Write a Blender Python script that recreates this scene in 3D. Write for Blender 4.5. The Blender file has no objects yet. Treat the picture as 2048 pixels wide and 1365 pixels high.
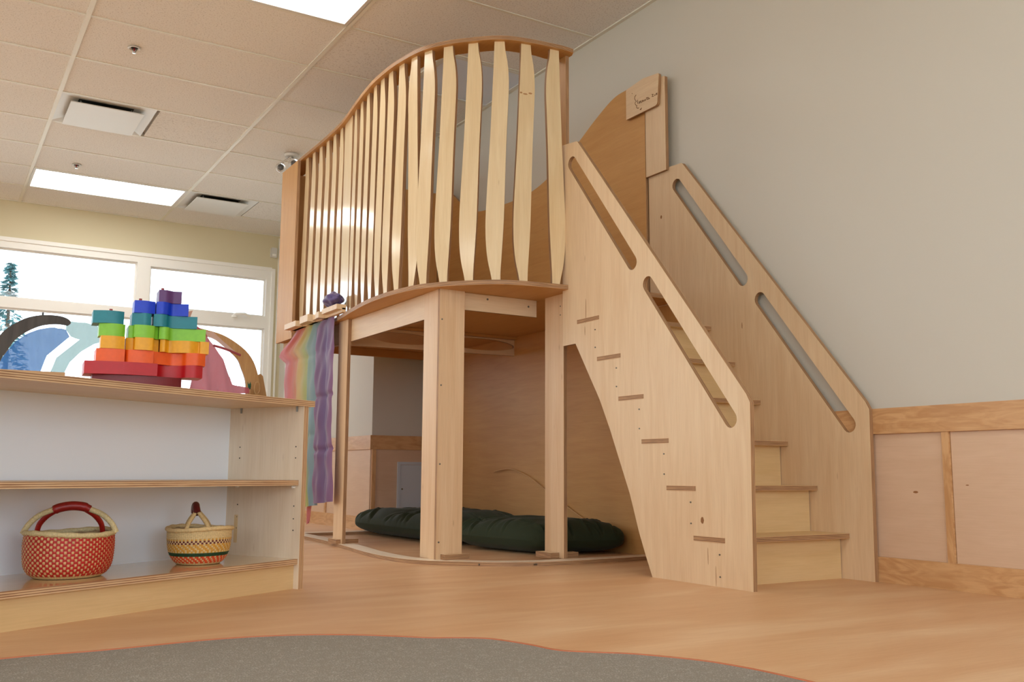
import bpy, bmesh, math, random
from mathutils import Vector, Matrix
from mathutils.geometry import tessellate_polygon
random.seed(7)
SC = bpy.context.scene
COL = SC.collection
PI = math.pi
# world axes: X runs along the window wall (towards the right wall), Y along the right wall
# (towards the window wall), Z up, floor at 0; metres.
# ------------------------------------------------------------------ camera, light, exposure
HEAD, PITCH, ROLL, FPX, CAMZ = 0.5473697543812357, 0.13637926473056125, -0.005748022, 1920.44, 0.385
cam_d = bpy.data.cameras.new('camera'); cam = bpy.data.objects.new('camera', cam_d); COL.objects.link(cam)
cam_d.sensor_width = 36.0; cam_d.lens = 36.0 * FPX / 2048.0; cam_d.clip_start = 0.02; cam_d.clip_end = 300
cp, sp = math.cos(PITCH), math.sin(PITCH)
cr, sr = math.cos(ROLL), math.sin(ROLL)
ch, sh = math.cos(HEAD), math.sin(HEAD)
def _room(v):
    return Vector((v[0]*ch + v[1]*sh, -v[0]*sh + v[1]*ch, v[2]))
x0 = Vector((1, 0, 0)); y0 = Vector((0, sp, -cp)); z0 = Vector((0, cp, sp))
xr = _room(cr*x0 + sr*y0); yd = _room(-sr*x0 + cr*y0); zf = _room(z0)
rot = Matrix((xr, -yd, -zf)).transposed()
cam.matrix_world = Matrix.Translation((0, 0, CAMZ)) @ rot.to_4x4()
SC.camera = cam

W = bpy.data.worlds.new('sky'); SC.world = W; W.use_nodes = True
bg = W.node_tree.nodes['Background']
bg.inputs[0].default_value = (0.80, 0.91, 1.0, 1); bg.inputs[1].default_value = 3.6
LAMP = 6.0
sun_d = bpy.data.lights.new('sun', 'SUN'); sun_d.energy = 4.0; sun_d.angle = 0.02; sun_d.color = (1, .96, .9)
sun = bpy.data.objects.new('sun', sun_d); sun.rotation_euler = (0.0, 0.62, 0.0); COL.objects.link(sun)
vs = SC.view_settings
vs.view_transform = 'Standard'; vs.look = 'None'; vs.exposure = 0.30; vs.gamma = 1.0; vs.use_curve_mapping = False
try:
    SC.cycles.use_denoising = True
    SC.cycles.max_bounces = 10; SC.cycles.diffuse_bounces = 6; SC.cycles.transparent_max_bounces = 12
    SC.cycles.sample_clamp_indirect = 6.0
    SC.cycles.caustics_reflective = False; SC.cycles.caustics_refractive = False
except Exception:
    pass

CEIL, RIGHT, BACK, LEFT, FRONT = 2.775, 3.017, 9.47, -5.2, -3.6

# ------------------------------------------------------------------ materials
def newmat(name):
    m = bpy.data.materials.new(name); m.use_nodes = True
    nt = m.node_tree; b = nt.nodes['Principled BSDF']
    return m, nt, b
def nd(nt, typ, **kw):
    n = nt.nodes.new(typ)
    for k, v in kw.items(): setattr(n, k, v)
    return n
def lk(nt, a, b): nt.links.new(a, b)
def srgb(r, g, b):
    f = lambda c: ((c/255.0+0.055)/1.055)**2.4 if c > 10 else c/255.0/12.92
    return (f(r), f(g), f(b), 1)
def ramp(nt, stops, interp='LINEAR'):
    r = nd(nt, 'ShaderNodeValToRGB'); cr_ = r.color_ramp; cr_.interpolation = interp
    while len(cr_.elements) < len(stops): cr_.elements.new(0.5)
    for e, (p, c) in zip(cr_.elements, stops): e.position = p; e.color = c
    return r
def plain(name, col, rough=0.6, metal=0.0, coat=0.0, bump=0.0, bscale=60, spec=0.5, var=0.0):
    m, nt, b = newmat(name)
    b.inputs['Base Color'].default_value = col; b.inputs['Roughness'].default_value = rough
    b.inputs['Metallic'].default_value = metal; b.inputs['Coat Weight'].default_value = coat
    b.inputs['Specular IOR Level'].default_value = spec
    if bump or var:
        tc = nd(nt, 'ShaderNodeTexCoord'); n = nd(nt, 'ShaderNodeTexNoise')
        n.inputs['Scale'].default_value = bscale; n.inputs['Detail'].default_value = 5
        lk(nt, tc.outputs['Object'], n.inputs['Vector'])
        if bump:
            bp = nd(nt, 'ShaderNodeBump'); bp.inputs['Strength'].default_value = bump; bp.inputs['Distance'].default_value = 0.004
            lk(nt, n.outputs['Fac'], bp.inputs['Height']); lk(nt, bp.outputs['Normal'], b.inputs['Normal'])
        if var:
            r = ramp(nt, [(0.3, tuple(c*(1-var) for c in col[:3])+(1,)), (0.7, tuple(min(1, c*(1+var)) for c in col[:3])+(1,))])
            lk(nt, n.outputs['Fac'], r.inputs['Fac']); lk(nt, r.outputs['Color'], b.inputs['Base Color'])
    return m
def wood(name, light, dark, rough=0.35, coat=0.0, coatr=0.15, figure=3.0, contrast=0.5, fiber=0.16, flecks=0.6, dist=0.8, across=9.0, along=0.9):
    """veneer: UV is in metres, V runs along the grain"""
    m, nt, b = newmat(name)
    uv = nd(nt, 'ShaderNodeUVMap'); oi = nd(nt, 'ShaderNodeObjectInfo')
    off = nd(nt, 'ShaderNodeVectorMath', operation='SCALE'); off.inputs['Scale'].default_value = 37.0
    cmb = nd(nt, 'ShaderNodeCombineXYZ')
    lk(nt, oi.outputs['Random'], cmb.inputs[0]); lk(nt, oi.outputs['Random'], cmb.inputs[1]); lk(nt, cmb.outputs[0], off.inputs[0])
    add = nd(nt, 'ShaderNodeVectorMath', operation='ADD'); lk(nt, uv.outputs[0], add.inputs[0]); lk(nt, off.outputs[0], add.inputs[1])
    def stretched(a, l):
        mp = nd(nt, 'ShaderNodeMapping'); mp.inputs['Scale'].default_value = (a, l, 1); lk(nt, add.outputs[0], mp.inputs['Vector']); return mp
    m1 = stretched(across, along); n1 = nd(nt, 'ShaderNodeTexNoise'); n1.inputs['Scale'].default_value = figure
    n1.inputs['Detail'].default_value = 4; n1.inputs['Distortion'].default_value = dist; lk(nt, m1.outputs[0], n1.inputs['Vector'])
    r1 = ramp(nt, [(0.5-0.3*contrast-.02, dark), (0.5+0.3*contrast+.02, light)]); lk(nt, n1.outputs['Fac'], r1.inputs['Fac'])
    m2 = stretched(160, 5); n2 = nd(nt, 'ShaderNodeTexNoise'); n2.inputs['Scale'].default_value = 1.5; n2.inputs['Detail'].default_value = 3
    lk(nt, m2.outputs[0], n2.inputs['Vector'])
    mx = nd(nt, 'ShaderNodeMix', data_type='RGBA', blend_type='MULTIPLY'); mx.inputs[0].default_value = fiber * 2
    r2 = ramp(nt, [(0.3, (.62, .56, .5, 1)), (0.62, (1, 1, 1, 1))]); lk(nt, n2.outputs['Fac'], r2.inputs['Fac'])
    lk(nt, r1.outputs['Color'], mx.inputs[6]); lk(nt, r2.outputs['Color'], mx.inputs[7])
    # short mineral flecks
    m3 = stretched(14, 3.2); vo = nd(nt, 'ShaderNodeTexVoronoi'); vo.inputs['Scale'].default_value = 1.0
    lk(nt, m3.outputs[0], vo.inputs['Vector'])
    r3 = ramp(nt, [(0.0, (.42, .27, .16, 1)), (0.06, (1, 1, 1, 1))]); lk(nt, vo.outputs['Distance'], r3.inputs['Fac'])
    mx2 = nd(nt, 'ShaderNodeMix', data_type='RGBA', blend_type='MULTIPLY'); mx2.inputs[0].default_value = flecks
    lk(nt, mx.outputs[2], mx2.inputs[6]); lk(nt, r3.outputs['Color'], mx2.inputs[7])
    lk(nt, mx2.outputs[2], b.inputs['Base Color'])
    b.inputs['Roughness'].default_value = rough; b.inputs['Coat Weight'].default_value = coat; b.inputs['Coat Roughness'].default_value = coatr
    bp = nd(nt, 'ShaderNodeBump'); bp.inputs['Strength'].default_value = 0.06; bp.inputs['Distance'].default_value = 0.002
    lk(nt, n2.outputs['Fac'], bp.inputs['Height']); lk(nt, bp.outputs['Normal'], b.inputs['Normal'])
    return m
def plyedge(name, lightc, darkc, period=0.0052):
    m, nt, b = newmat(name)
    uv = nd(nt, 'ShaderNodeUVMap'); sx = nd(nt, 'ShaderNodeSeparateXYZ'); lk(nt, uv.outputs[0], sx.inputs[0])
    mp = nd(nt, 'ShaderNodeMapping'); mp.inputs['Scale'].default_value = (9, 160, 1); lk(nt, uv.outputs[0], mp.inputs['Vector'])
    n = nd(nt, 'ShaderNodeTexNoise'); n.inputs['Scale'].default_value = 1.0; n.inputs['Detail'].default_value = 3; lk(nt, mp.outputs[0], n.inputs['Vector'])
    mul = nd(nt, 'ShaderNodeMath', operation='MULTIPLY'); mul.inputs[1].default_value = 2*PI/period; lk(nt, sx.outputs[1], mul.inputs[0])
    s = nd(nt, 'ShaderNodeMath', operation='SINE'); lk(nt, mul.outputs[0], s.inputs[0])
    ma = nd(nt, 'ShaderNodeMath', operation='MULTIPLY_ADD'); ma.inputs[1].default_value = 0.32; lk(nt, s.outputs[0], ma.inputs[0]); lk(nt, n.outputs['Fac'], ma.inputs[2])
    r = ramp(nt, [(0.3, darkc), (0.66, lightc)]); lk(nt, ma.outputs[0], r.inputs['Fac'])
    lk(nt, r.outputs['Color'], b.inputs['Base Color']); b.inputs['Roughness'].default_value = 0.55
    return m
M = {}
M['ply'] = wood('maple_ply', srgb(229, 204, 168), srgb(216, 184, 145), rough=0.42, contrast=1.0, fiber=.09)
M['post'] = wood('maple_post', srgb(228, 200, 164), srgb(212, 174, 132), rough=0.45, contrast=0.9, along=0.5, fiber=.09)
M['slat'] = wood('maple_slat', srgb(232, 210, 168), srgb(220, 192, 146), rough=0.4, fiber=.08, coat=1.0, coatr=0.12, contrast=0.8, flecks=0.35)
M['panel'] = wood('birch_panel', srgb(206, 158, 96), srgb(191, 140, 79), rough=0.5, contrast=1.1, flecks=0.4, fiber=.08)
M['edge'] = plyedge('ply_edge', srgb(190, 148, 106), srgb(118, 82, 54))
M['cabinet'] = wood('pale_birch', srgb(236, 222, 202), srgb(224, 206, 180), rough=0.42, contrast=1.0, flecks=0.25, fiber=.08)
M['kick'] = wood('yellow_birch', srgb(224, 194, 146), srgb(212, 178, 126), rough=0.4, contrast=1.0, across=5, fiber=.08)
M['toyedge'] = plyedge('shelf_edge', srgb(214, 180, 140), srgb(150, 108, 76), 0.006)
M['fir'] = wood('fir_trim', srgb(212, 168, 120), srgb(194, 146, 98), rough=0.4, figure=5.0, contrast=0.32, dist=1.8, across=5, along=1.1, flecks=0.1, fiber=.08)
M['wains'] = wood('wainscot_ply', srgb(218, 188, 160), srgb(208, 175, 145), rough=0.5, contrast=1.2, across=8, along=1.6, flecks=0.3, fiber=.05)
M['white'] = plain('white_melamine', srgb(238, 245, 255), 0.2, coat=0.3)
M['gloss'] = wood('glossy_birch', srgb(222, 192, 146), srgb(210, 176, 126), rough=0.3, coat=1.0, coatr=0.06, contrast=1.0, across=5, fiber=.08)
M['paint_right'] = plain('greige_wall_paint', srgb(202, 198, 187), 0.7, bump=0.05, bscale=260)
M['paint_back'] = plain('cream_wall_paint', srgb(214, 205, 174), 0.7, bump=0.05, bscale=260)
M['vinyl'] = plain('white_window_vinyl', srgb(244, 244, 240), 0.35)
M['metal'] = plain('painted_white_metal', srgb(214, 214, 210), 0.4)
M['grid'] = plain('ceiling_grid_white', srgb(222, 220, 208), 0.45)
M['chrome'] = plain('chrome', srgb(190, 190, 190), 0.18, metal=1.0)
M['steel'] = plain('screw_steel', srgb(120, 116, 108), 0.35, metal=0.9)
M['dark'] = plain('dark_cavity', srgb(40, 44, 42), 0.7)
M['redglass'] = plain('red_glass_bulb', srgb(150, 30, 35), 0.1)
M['bluegrey'] = plain('unlit_diffuser', srgb(218, 228, 246), 0.3)
M['door'] = plain('access_door_paint', srgb(196, 204, 214), 0.4)
def emis(name, col, s):
    m = bpy.data.materials.new(name); m.use_nodes = True; nt = m.node_tree
    nt.nodes.remove(nt.nodes['Principled BSDF']); e = nd(nt, 'ShaderNodeEmission'); e.inputs[0].default_value = col; e.inputs[1].default_value = s
    lk(nt, e.outputs[0], nt.nodes['Material Output'].inputs[0]); return m
M['lamp'] = emis('lit_diffuser', (1.0, 0.98, 0.93, 1), LAMP)
def glassmat():
    m = bpy.data.materials.new('window_glass'); m.use_nodes = True; nt = m.node_tree
    nt.nodes.remove(nt.nodes['Principled BSDF'])
    t = nd(nt, 'ShaderNodeBsdfTransparent'); t.inputs[0].default_value = (.97, .99, 1, 1)
    g = nd(nt, 'ShaderNodeBsdfGlossy'); g.inputs['Roughness'].default_value = 0.02
    f = nd(nt, 'ShaderNodeFresnel'); f.inputs[0].default_value = 1.35
    x = nd(nt, 'ShaderNodeMixShader'); lk(nt, f.outputs[0], x.inputs[0]); lk(nt, t.outputs[0], x.inputs[1]); lk(nt, g.outputs[0], x.inputs[2])
    lk(nt, x.outputs[0], nt.nodes['Material Output'].inputs[0]); return m
M['glass'] = glassmat()
def clearglass():
    m, nt, b = newmat('clear_lamp_glass'); b.inputs['Transmission Weight'].default_value = 0.9; b.inputs['Roughness'].default_value = 0.03
    b.inputs['Base Color'].default_value = (.95, .95, .97, 1); return m
M['orb'] = clearglass()
# floor: pale beech-look sheet, streaks along X
def floormat():
    m, nt, b = newmat('beech_sheet_floor'); tc = nd(nt, 'ShaderNodeTexCoord')
    mp = nd(nt, 'ShaderNodeMapping'); mp.inputs['Scale'].default_value = (0.8, 3.2, 1); lk(nt, tc.outputs['Object'], mp.inputs['Vector'])
    n = nd(nt, 'ShaderNodeTexNoise'); n.inputs['Scale'].default_value = 2.2; n.inputs['Detail'].default_value = 6; n.inputs['Distortion'].default_value = 0.5; lk(nt, mp.outputs[0], n.inputs['Vector'])
    r = ramp(nt, [(0.3, srgb(205, 159, 116)), (0.5, srgb(212, 170, 128)), (0.72, srgb(222, 188, 150))]); lk(nt, n.outputs['Fac'], r.inputs['Fac'])
    mp2 = nd(nt, 'ShaderNodeMapping'); mp2.inputs['Scale'].default_value = (5, 70, 1); lk(nt, tc.outputs['Object'], mp2.inputs['Vector'])
    n2 = nd(nt, 'ShaderNodeTexNoise'); n2.inputs['Scale'].default_value = 1.6; n2.inputs['Detail'].default_value = 4; lk(nt, mp2.outputs[0], n2.inputs['Vector'])
    r2 = ramp(nt, [(0.32, (.93, .89, .85, 1)), (0.6, (1, 1, 1, 1))]); lk(nt, n2.outputs['Fac'], r2.inputs['Fac'])
    mx = nd(nt, 'ShaderNodeMix', data_type='RGBA', blend_type='MULTIPLY'); mx.inputs[0].default_value = 0.8
    lk(nt, r.outputs['Color'], mx.inputs[6]); lk(nt, r2.outputs['Color'], mx.inputs[7]); lk(nt, mx.outputs[2], b.inputs['Base Color'])
    b.inputs['Roughness'].default_value = 0.42
    return m
M['floor'] = floormat()
def carpetmat():
    m, nt, b = newmat('grey_loop_carpet'); tc = nd(nt, 'ShaderNodeTexCoord')
    vo = nd(nt, 'ShaderNodeTexVoronoi'); vo.inputs['Scale'].default_value = 230; lk(nt, tc.outputs['Object'], vo.inputs['Vector'])
    n = nd(nt, 'ShaderNodeTexNoise'); n.inputs['Scale'].default_value = 60; n.inputs['Detail'].default_value = 4; lk(nt, tc.outputs['Object'], n.inputs['Vector'])
    s = nd(nt, 'ShaderNodeMath', operation='MULTIPLY_ADD'); s.inputs[1].default_value = 0.7; lk(nt, n.outputs['Fac'], s.inputs[0]); lk(nt, vo.outputs['Distance'], s.inputs[2])
    r = ramp(nt, [(0.3, srgb(186, 180, 170)), (0.8, srgb(140, 134, 125))]); lk(nt, s.outputs[0], r.inputs['Fac'])
    lk(nt, r.outputs['Color'], b.inputs['Base Color']); b.inputs['Roughness'].default_value = 0.95; b.inputs['Specular IOR Level'].default_value = 0.1
    bp = nd(nt, 'ShaderNodeBump'); bp.inputs['Strength'].default_value = 0.5; bp.inputs['Distance'].default_value = 0.003; bp.invert = True
    lk(nt, vo.outputs['Distance'], bp.inputs['Height']); lk(nt, bp.outputs['Normal'], b.inputs['Normal']); return m
M['carpet'] = carpetmat()
M['rust'] = plain('rust_edge_strip', srgb(186, 104, 66), 0.5)
def tilemat():
    m, nt, b = newmat('mineral_ceiling_tile'); tc = nd(nt, 'ShaderNodeTexCoord')
    n = nd(nt, 'ShaderNodeTexNoise'); n.inputs['Scale'].default_value = 120; n.inputs['Detail'].default_value = 4; lk(nt, tc.outputs['Object'], n.inputs['Vector'])
    r = ramp(nt, [(0.33, srgb(200, 197, 193)), (0.45, srgb(231, 230, 227))]); lk(nt, n.outputs['Fac'], r.inputs['Fac'])
    lk(nt, r.outputs['Color'], b.inputs['Base Color']); b.inputs['Roughness'].default_value = 0.9
    bp = nd(nt, 'ShaderNodeBump'); bp.inputs['Strength'].default_value = 0.3; bp.inputs['Distance'].default_value = 0.002
    lk(nt, n.outputs['Fac'], bp.inputs['Height']); lk(nt, bp.outputs['Normal'], b.inputs['Normal']); return m
M['tile'] = tilemat()
def cloth(name, col, transl=0.0, transp=0.0, ramp_stops=None, rough=0.85, sheen=0.3):
    m = bpy.data.materials.new(name); m.use_nodes = True; nt = m.node_tree; b = nt.nodes['Principled BSDF']
    b.inputs['Roughness'].default_value = rough; b.inputs['Sheen Weight'].default_value = sheen; b.inputs['Base Color'].default_value = col
    cs = None
    if ramp_stops:
        uv = nd(nt, 'ShaderNodeUVMap'); sx = nd(nt, 'ShaderNodeSeparateXYZ'); lk(nt, uv.outputs[0], sx.inputs[0])
        r = ramp(nt, ramp_stops); lk(nt, sx.outputs[0], r.inputs['Fac']); lk(nt, r.outputs['Color'], b.inputs['Base Color']); cs = r.outputs['Color']
    out = b.outputs[0]
    if transl:
        t = nd(nt, 'ShaderNodeBsdfTranslucent'); t.inputs[0].default_value = col
        if cs: lk(nt, cs, t.inputs[0])
        x = nd(nt, 'ShaderNodeMixShader'); x.inputs[0].default_value = transl; lk(nt, out, x.inputs[1]); lk(nt, t.outputs[0], x.inputs[2]); out = x.outputs[0]
    if transp:
        t = nd(nt, 'ShaderNodeBsdfTransparent'); x = nd(nt, 'ShaderNodeMixShader'); x.inputs[0].default_value = transp
        lk(nt, out, x.inputs[1]); lk(nt, t.outputs[0], x.inputs[2]); out = x.outputs[0]
    lk(nt, out, nt.nodes['Material Output'].inputs[0]); return m

# ------------------------------------------------------------------ object helpers
def lnk(o, parent=None):
    COL.objects.link(o)
    if parent is not None: o.parent = parent
    return o
def tag(o, label=None, cat=None, group=None, kind=None):
    if label: o['label'] = label
    if cat: o['category'] = cat
    if group: o['group'] = group
    if kind: o['kind'] = kind
    return o
def thing(name, loc, label, cat, group=None):
    o = bpy.data.objects.new(name, None); o.empty_display_size = 0.1; o.location = loc
    COL.objects.link(o); return tag(o, label, cat, group)
def pw(o, parent):
    """parent without moving: children are modelled in world coordinates"""
    o.parent = parent
    p = Vector((0, 0, 0)) if parent.parent else parent.location.copy()
    o.matrix_parent_inverse = Matrix.Translation(-p)
    return o
class MB:
    def __init__(s): s.v = []; s.f = []; s.uv = []; s.m = []
    def face(s, pts, uvs=None, mi=0):
        i = len(s.v); s.v += [tuple(p) for p in pts]; s.f.append(tuple(range(i, i+len(pts)))); s.uv.append(uvs or [(0, 0)]*len(pts)); s.m.append(mi)
    def prism(s, outer, holes, t, O, U, V, N, grain='v', mcap=0, medge=1, mcap2=None):
        """flat plate: outline (u,v) extruded by t along N"""
        O, U, V, N = Vector(O), Vector(U), Vector(V), Vector(N)
        loops = [outer] + list(holes); flat = [p for l in loops for p in l]
        tris = tessellate_polygon([[Vector((p[0], p[1], 0)) for p in l] for l in loops])
        P = lambda p, d: O + U*p[0] + V*p[1] + N*d
        g = (lambda p: (p[0], p[1])) if grain == 'v' else (lambda p: (p[1], p[0]))
        for tr in tris:
            a = [flat[i] for i in tr]
            s.face([P(p, 0) for p in a], [g(p) for p in a], mcap)
            s.face([P(p, t) for p in reversed(a)], [g(p) for p in reversed(a)], mcap if mcap2 is None else mcap2)
        for l in loops:
            d = 0
            for i in range(len(l)):
                a, b = l[i], l[(i+1) % len(l)]; e = math.hypot(b[0]-a[0], b[1]-a[1])
                s.face([P(a, 0), P(b, 0), P(b, t), P(a, t)], [(d, 0), (d+e, 0), (d+e, t), (d, t)], medge); d += e
        return s
    def box(s, x, y, z, grain='z', mi=0):
        x0_, x1_ = x; y0_, y1_ = y; z0_, z1_ = z
        c = [(a, b, c_) for a in x for b in y for c_ in z]
        fs = [(0, 1, 3, 2), (4, 6, 7, 5), (0, 4, 5, 1), (2, 3, 7, 6), (0, 2, 6, 4), (1, 5, 7, 3)]
        gi = 'xyz'.index(grain)
        for f in fs:
            p = [c[i] for i in f]
            var = [k for k in range(3) if len({q[k] for q in p}) > 1]
            if gi in var: ov = [k for k in var if k != gi][0]; uvs = [(q[ov], q[gi]) for q in p]
            else: uvs = [(q[var[0]], q[var[1]]) for q in p]
            s.face(p, uvs, mi)
        return s
    def tube(s, path, rad, n=10, mi=0, closed=False, cap=True):
        path = [Vector(p) for p in path]; L = len(path); rings = []; up = None
        for i, p in enumerate(path):
            a = path[(i-1) % L] if (closed or i > 0) else p; b = path[(i+1) % L] if (closed or i < L-1) else p
            t = (b-a).normalized()
            if up is None: up = Vector((0, 0, 1)) if abs(t.z) < 0.9 else Vector((1, 0, 0))
            x = t.cross(up).normalized(); y = x.cross(t).normalized(); up = y
            r = rad[i] if isinstance(rad, (list, tuple)) else rad
            rings.append([p + x*math.cos(2*PI*k/n)*r + y*math.sin(2*PI*k/n)*r for k in range(n)])
        base = len(s.v)
        for r in rings: s.v += [tuple(q) for q in r]
        for i in range(L if closed else L-1):
            for k in range(n):
                j = (i+1) % L; s.f.append((base+i*n+k, base+i*n+(k+1) % n, base+j*n+(k+1) % n, base+j*n+k))
                s.uv.append([(k/n, i), ((k+1)/n, i), ((k+1)/n, i+1), (k/n, i+1)]); s.m.append(mi)
        if cap and not closed:
            s.f.append(tuple(base+k for k in range(n))); s.uv.append([(0, 0)]*n); s.m.append(mi)
            s.f.append(tuple(base+(L-1)*n+k for k in reversed(range(n)))); s.uv.append([(0, 0)]*n); s.m.append(mi)
        return s
    def lathe(s, prof, c, n=32, mi=0):
        c = Vector(c); base = len(s.v); L = len(prof)
        for r, z in prof:
            for k in range(n): s.v.append((c.x+r*math.cos(2*PI*k/n), c.y+r*math.sin(2*PI*k/n), c.z+z))
        for i in range(L-1):
            for k in range(n):
                s.f.append((base+i*n+k, base+i*n+(k+1) % n, base+(i+1)*n+(k+1) % n, base+(i+1)*n+k)); s.uv.append([(0, 0)]*4); s.m.append(mi)
        return s
    def grid(s, nu, nv, fn, mi=0, mf=None):
        base = len(s.v)
        for j in range(nv+1):
            for i in range(nu+1): s.v.append(tuple(fn(i/nu, j/nv)))
        for j in range(nv):
            for i in range(nu):
                a = base+j*(nu+1)+i
                s.f.append((a, a+1, a+nu+2, a+nu+1)); s.uv.append([(i/nu, j/nv), ((i+1)/nu, j/nv), ((i+1)/nu, (j+1)/nv), (i/nu, (j+1)/nv)])
                s.m.append(mf(i, j) if mf else mi)
        return s
    def build(s, name, mats, parent=None, smooth=None, recalc=True, merge=True):
        me = bpy.data.meshes.new(name); me.from_pydata(s.v, [], s.f)
        uvl = me.uv_layers.new(name='UVMap'); k = 0
        for u in s.uv:
            for p in u: uvl.data[k].uv = p; k += 1
        for m in (mats if isinstance(mats, (list, tuple)) else [mats]): me.materials.append(M[m] if isinstance(m, str) else m)
        me.polygons.foreach_set('material_index', s.m)
        if merge or recalc:
            b = bmesh.new(); b.from_mesh(me)
            if merge: bmesh.ops.remove_doubles(b, verts=b.verts, dist=1e-5)
            if recalc: bmesh.ops.recalc_face_normals(b, faces=b.faces)
            b.to_mesh(me); b.free()
        if smooth is not None:
            me.shade_smooth(); me.set_sharp_from_angle(angle=math.radians(smooth))
        o = bpy.data.objects.new(name, me); COL.objects.link(o)
        if parent is not None: pw(o, parent)
        return o
def board(name, x, y, z, thin, grain, mats=('ply', 'edge'), parent=None):
    """rectangular plywood board; thin = axis of its thickness"""
    ax = {'x': x, 'y': y, 'z': z}; o = [x[0], y[0], z[0]]
    E = {'x': (1, 0, 0), 'y': (0, 1, 0), 'z': (0, 0, 1)}
    r = [a for a in 'xyz' if a != thin]; u, v = r[0], r[1]
    w, h, t = ax[u][1]-ax[u][0], ax[v][1]-ax[v][0], ax[thin][1]-ax[thin][0]
    # offset UVs so that neighbours differ
    mb = MB().prism([(0, 0), (w, 0), (w, h), (0, h)], [], t, o, E[u], E[v], E[thin], grain='v' if grain == v else 'u')
    return mb.build(name, mats, parent)
def cr_spline(P, n=8):
    out = []
    for i in range(len(P)-1):
        p0 = P[max(i-1, 0)]; p1 = P[i]; p2 = P[i+1]; p3 = P[min(i+2, len(P)-1)]
        for k in range(n):
            t = k/n
            out.append(tuple(.5*((2*p1[a])+(-p0[a]+p2[a])*t+(2*p0[a]-5*p1[a]+4*p2[a]-p3[a])*t*t+(-p0[a]+3*p1[a]-3*p2[a]+p3[a])*t**3) for a in range(len(p1))))
    out.append(tuple(P[-1])); return out
def offset(C, d):
    out = []
    for i, p in enumerate(C):
        a = C[max(i-1, 0)]; b = C[min(i+1, len(C)-1)]; tx, ty = b[0]-a[0], b[1]-a[1]; l = math.hypot(tx, ty)
        out.append((p[0]+ty/l*d, p[1]-tx/l*d))
    return out
def rounded(pts, radii, n=5):
    """round the corners of a closed outline"""
    out = []; L = len(pts)
    for i, p in enumerate(pts):
        r = radii[i] if isinstance(radii, (list, tuple)) else radii
        if not r: out.append(p); continue
        a = Vector(pts[i-1]); b = Vector(p); c = Vector(pts[(i+1) % L])
        u = (a-b).normalized(); w = (c-b).normalized(); ang = u.angle(w); d = min(r/math.tan(ang/2), (a-b).length*.49, (c-b).length*.49)
        s_, e_ = b+u*d, b+w*d
        for k in range(n+1):
            t = k/n; q = s_*(1-t)**2 + b*2*t*(1-t) + e_*t*t; out.append((q.x, q.y))
    return out
def slot(p, q, r, n=8):
    """capsule hole between centres p and q"""
    a = math.atan2(q[1]-p[1], q[0]-p[0]); out = []
    for k in range(n+1): t = a+PI/2+PI*k/n; out.append((p[0]+r*math.cos(t), p[1]+r*math.sin(t)))
    for k in range(n+1): t = a-PI/2+PI*k/n; out.append((q[0]+r*math.cos(t), q[1]+r*math.sin(t)))
    return out
EX, EY, EZ = (1, 0, 0), (0, 1, 0), (0, 0, 1)

# ================================================================== THE ROOM
def struct(o, label=None, cat=None):
    o['kind'] = 'structure'
    if label: o['label'] = label
    if cat: o['category'] = cat
    return o
fl = MB().box((LEFT-.15, RIGHT+.12), (FRONT-.15, BACK+.15), (-.08, 0)).build('floor', 'floor')
struct(fl, 'pale beech look sheet flooring across the room', 'floor')
gr = MB().box((-40, 45), (BACK+.2, 90), (-.4, -.12)).build('ground', plain('outdoor_paving', srgb(205, 203, 196), 0.9, var=.06, bscale=3))
struct(gr, 'pale ground outside the windows', 'ground')
gr3 = MB().box((-45, 45), (-50, FRONT-.2), (-.4, -.12)).build('ground', M['door']); gr3.data.materials[0] = gr.data.materials[0]
struct(gr3, 'pale ground behind the camera side windows', 'ground')
gr2 = MB().box((-45, LEFT-.2), (FRONT-.19, BACK+.19), (-.4, -.12)).build('ground', M['door']); gr2.data.materials[0] = gr.data.materials[0]
struct(gr2, 'pale ground beyond the left side windows', 'ground')
# right wall (plywood wainscot below)
wr = MB().box((RIGHT, RIGHT+.12), (FRONT-.15, BACK+.15), (0, CEIL+.1)).build('wall_right', 'paint_right')
struct(wr, 'plain greige wall behind the staircase', 'wall')
wp0 = 2.058
for k, (a, b) in enumerate([(wp0-1.22, wp0-.015), (wp0+.015, wp0+1.205), (wp0+1.235, wp0+2.425), (wp0+2.455, 5.93)]):
    board('wainscot_panel', (RIGHT-.006, RIGHT), (a, b), (.088, .54), 'x', 'y', ('wains', 'fir'), wr)
for yb in (wp0, wp0+1.22, wp0-1.235):
    board('batten', (RIGHT-.016, RIGHT), (yb-.013, yb+.013), (.088, .54), 'x', 'z', ('fir', 'fir'), wr)
t = board('trim_1', (RIGHT-.02, RIGHT), (FRONT, 5.95), (.534, .627), 'x', 'y', ('fir', 'fir')); struct(t, 'fir chair rail along the right wall', 'trim')
t = board('baseboard_right', (RIGHT-.018, RIGHT), (FRONT, 5.95), (0, .09), 'x', 'y', ('fir', 'fir')); struct(t, 'fir baseboard along the right wall', 'baseboard')
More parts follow.
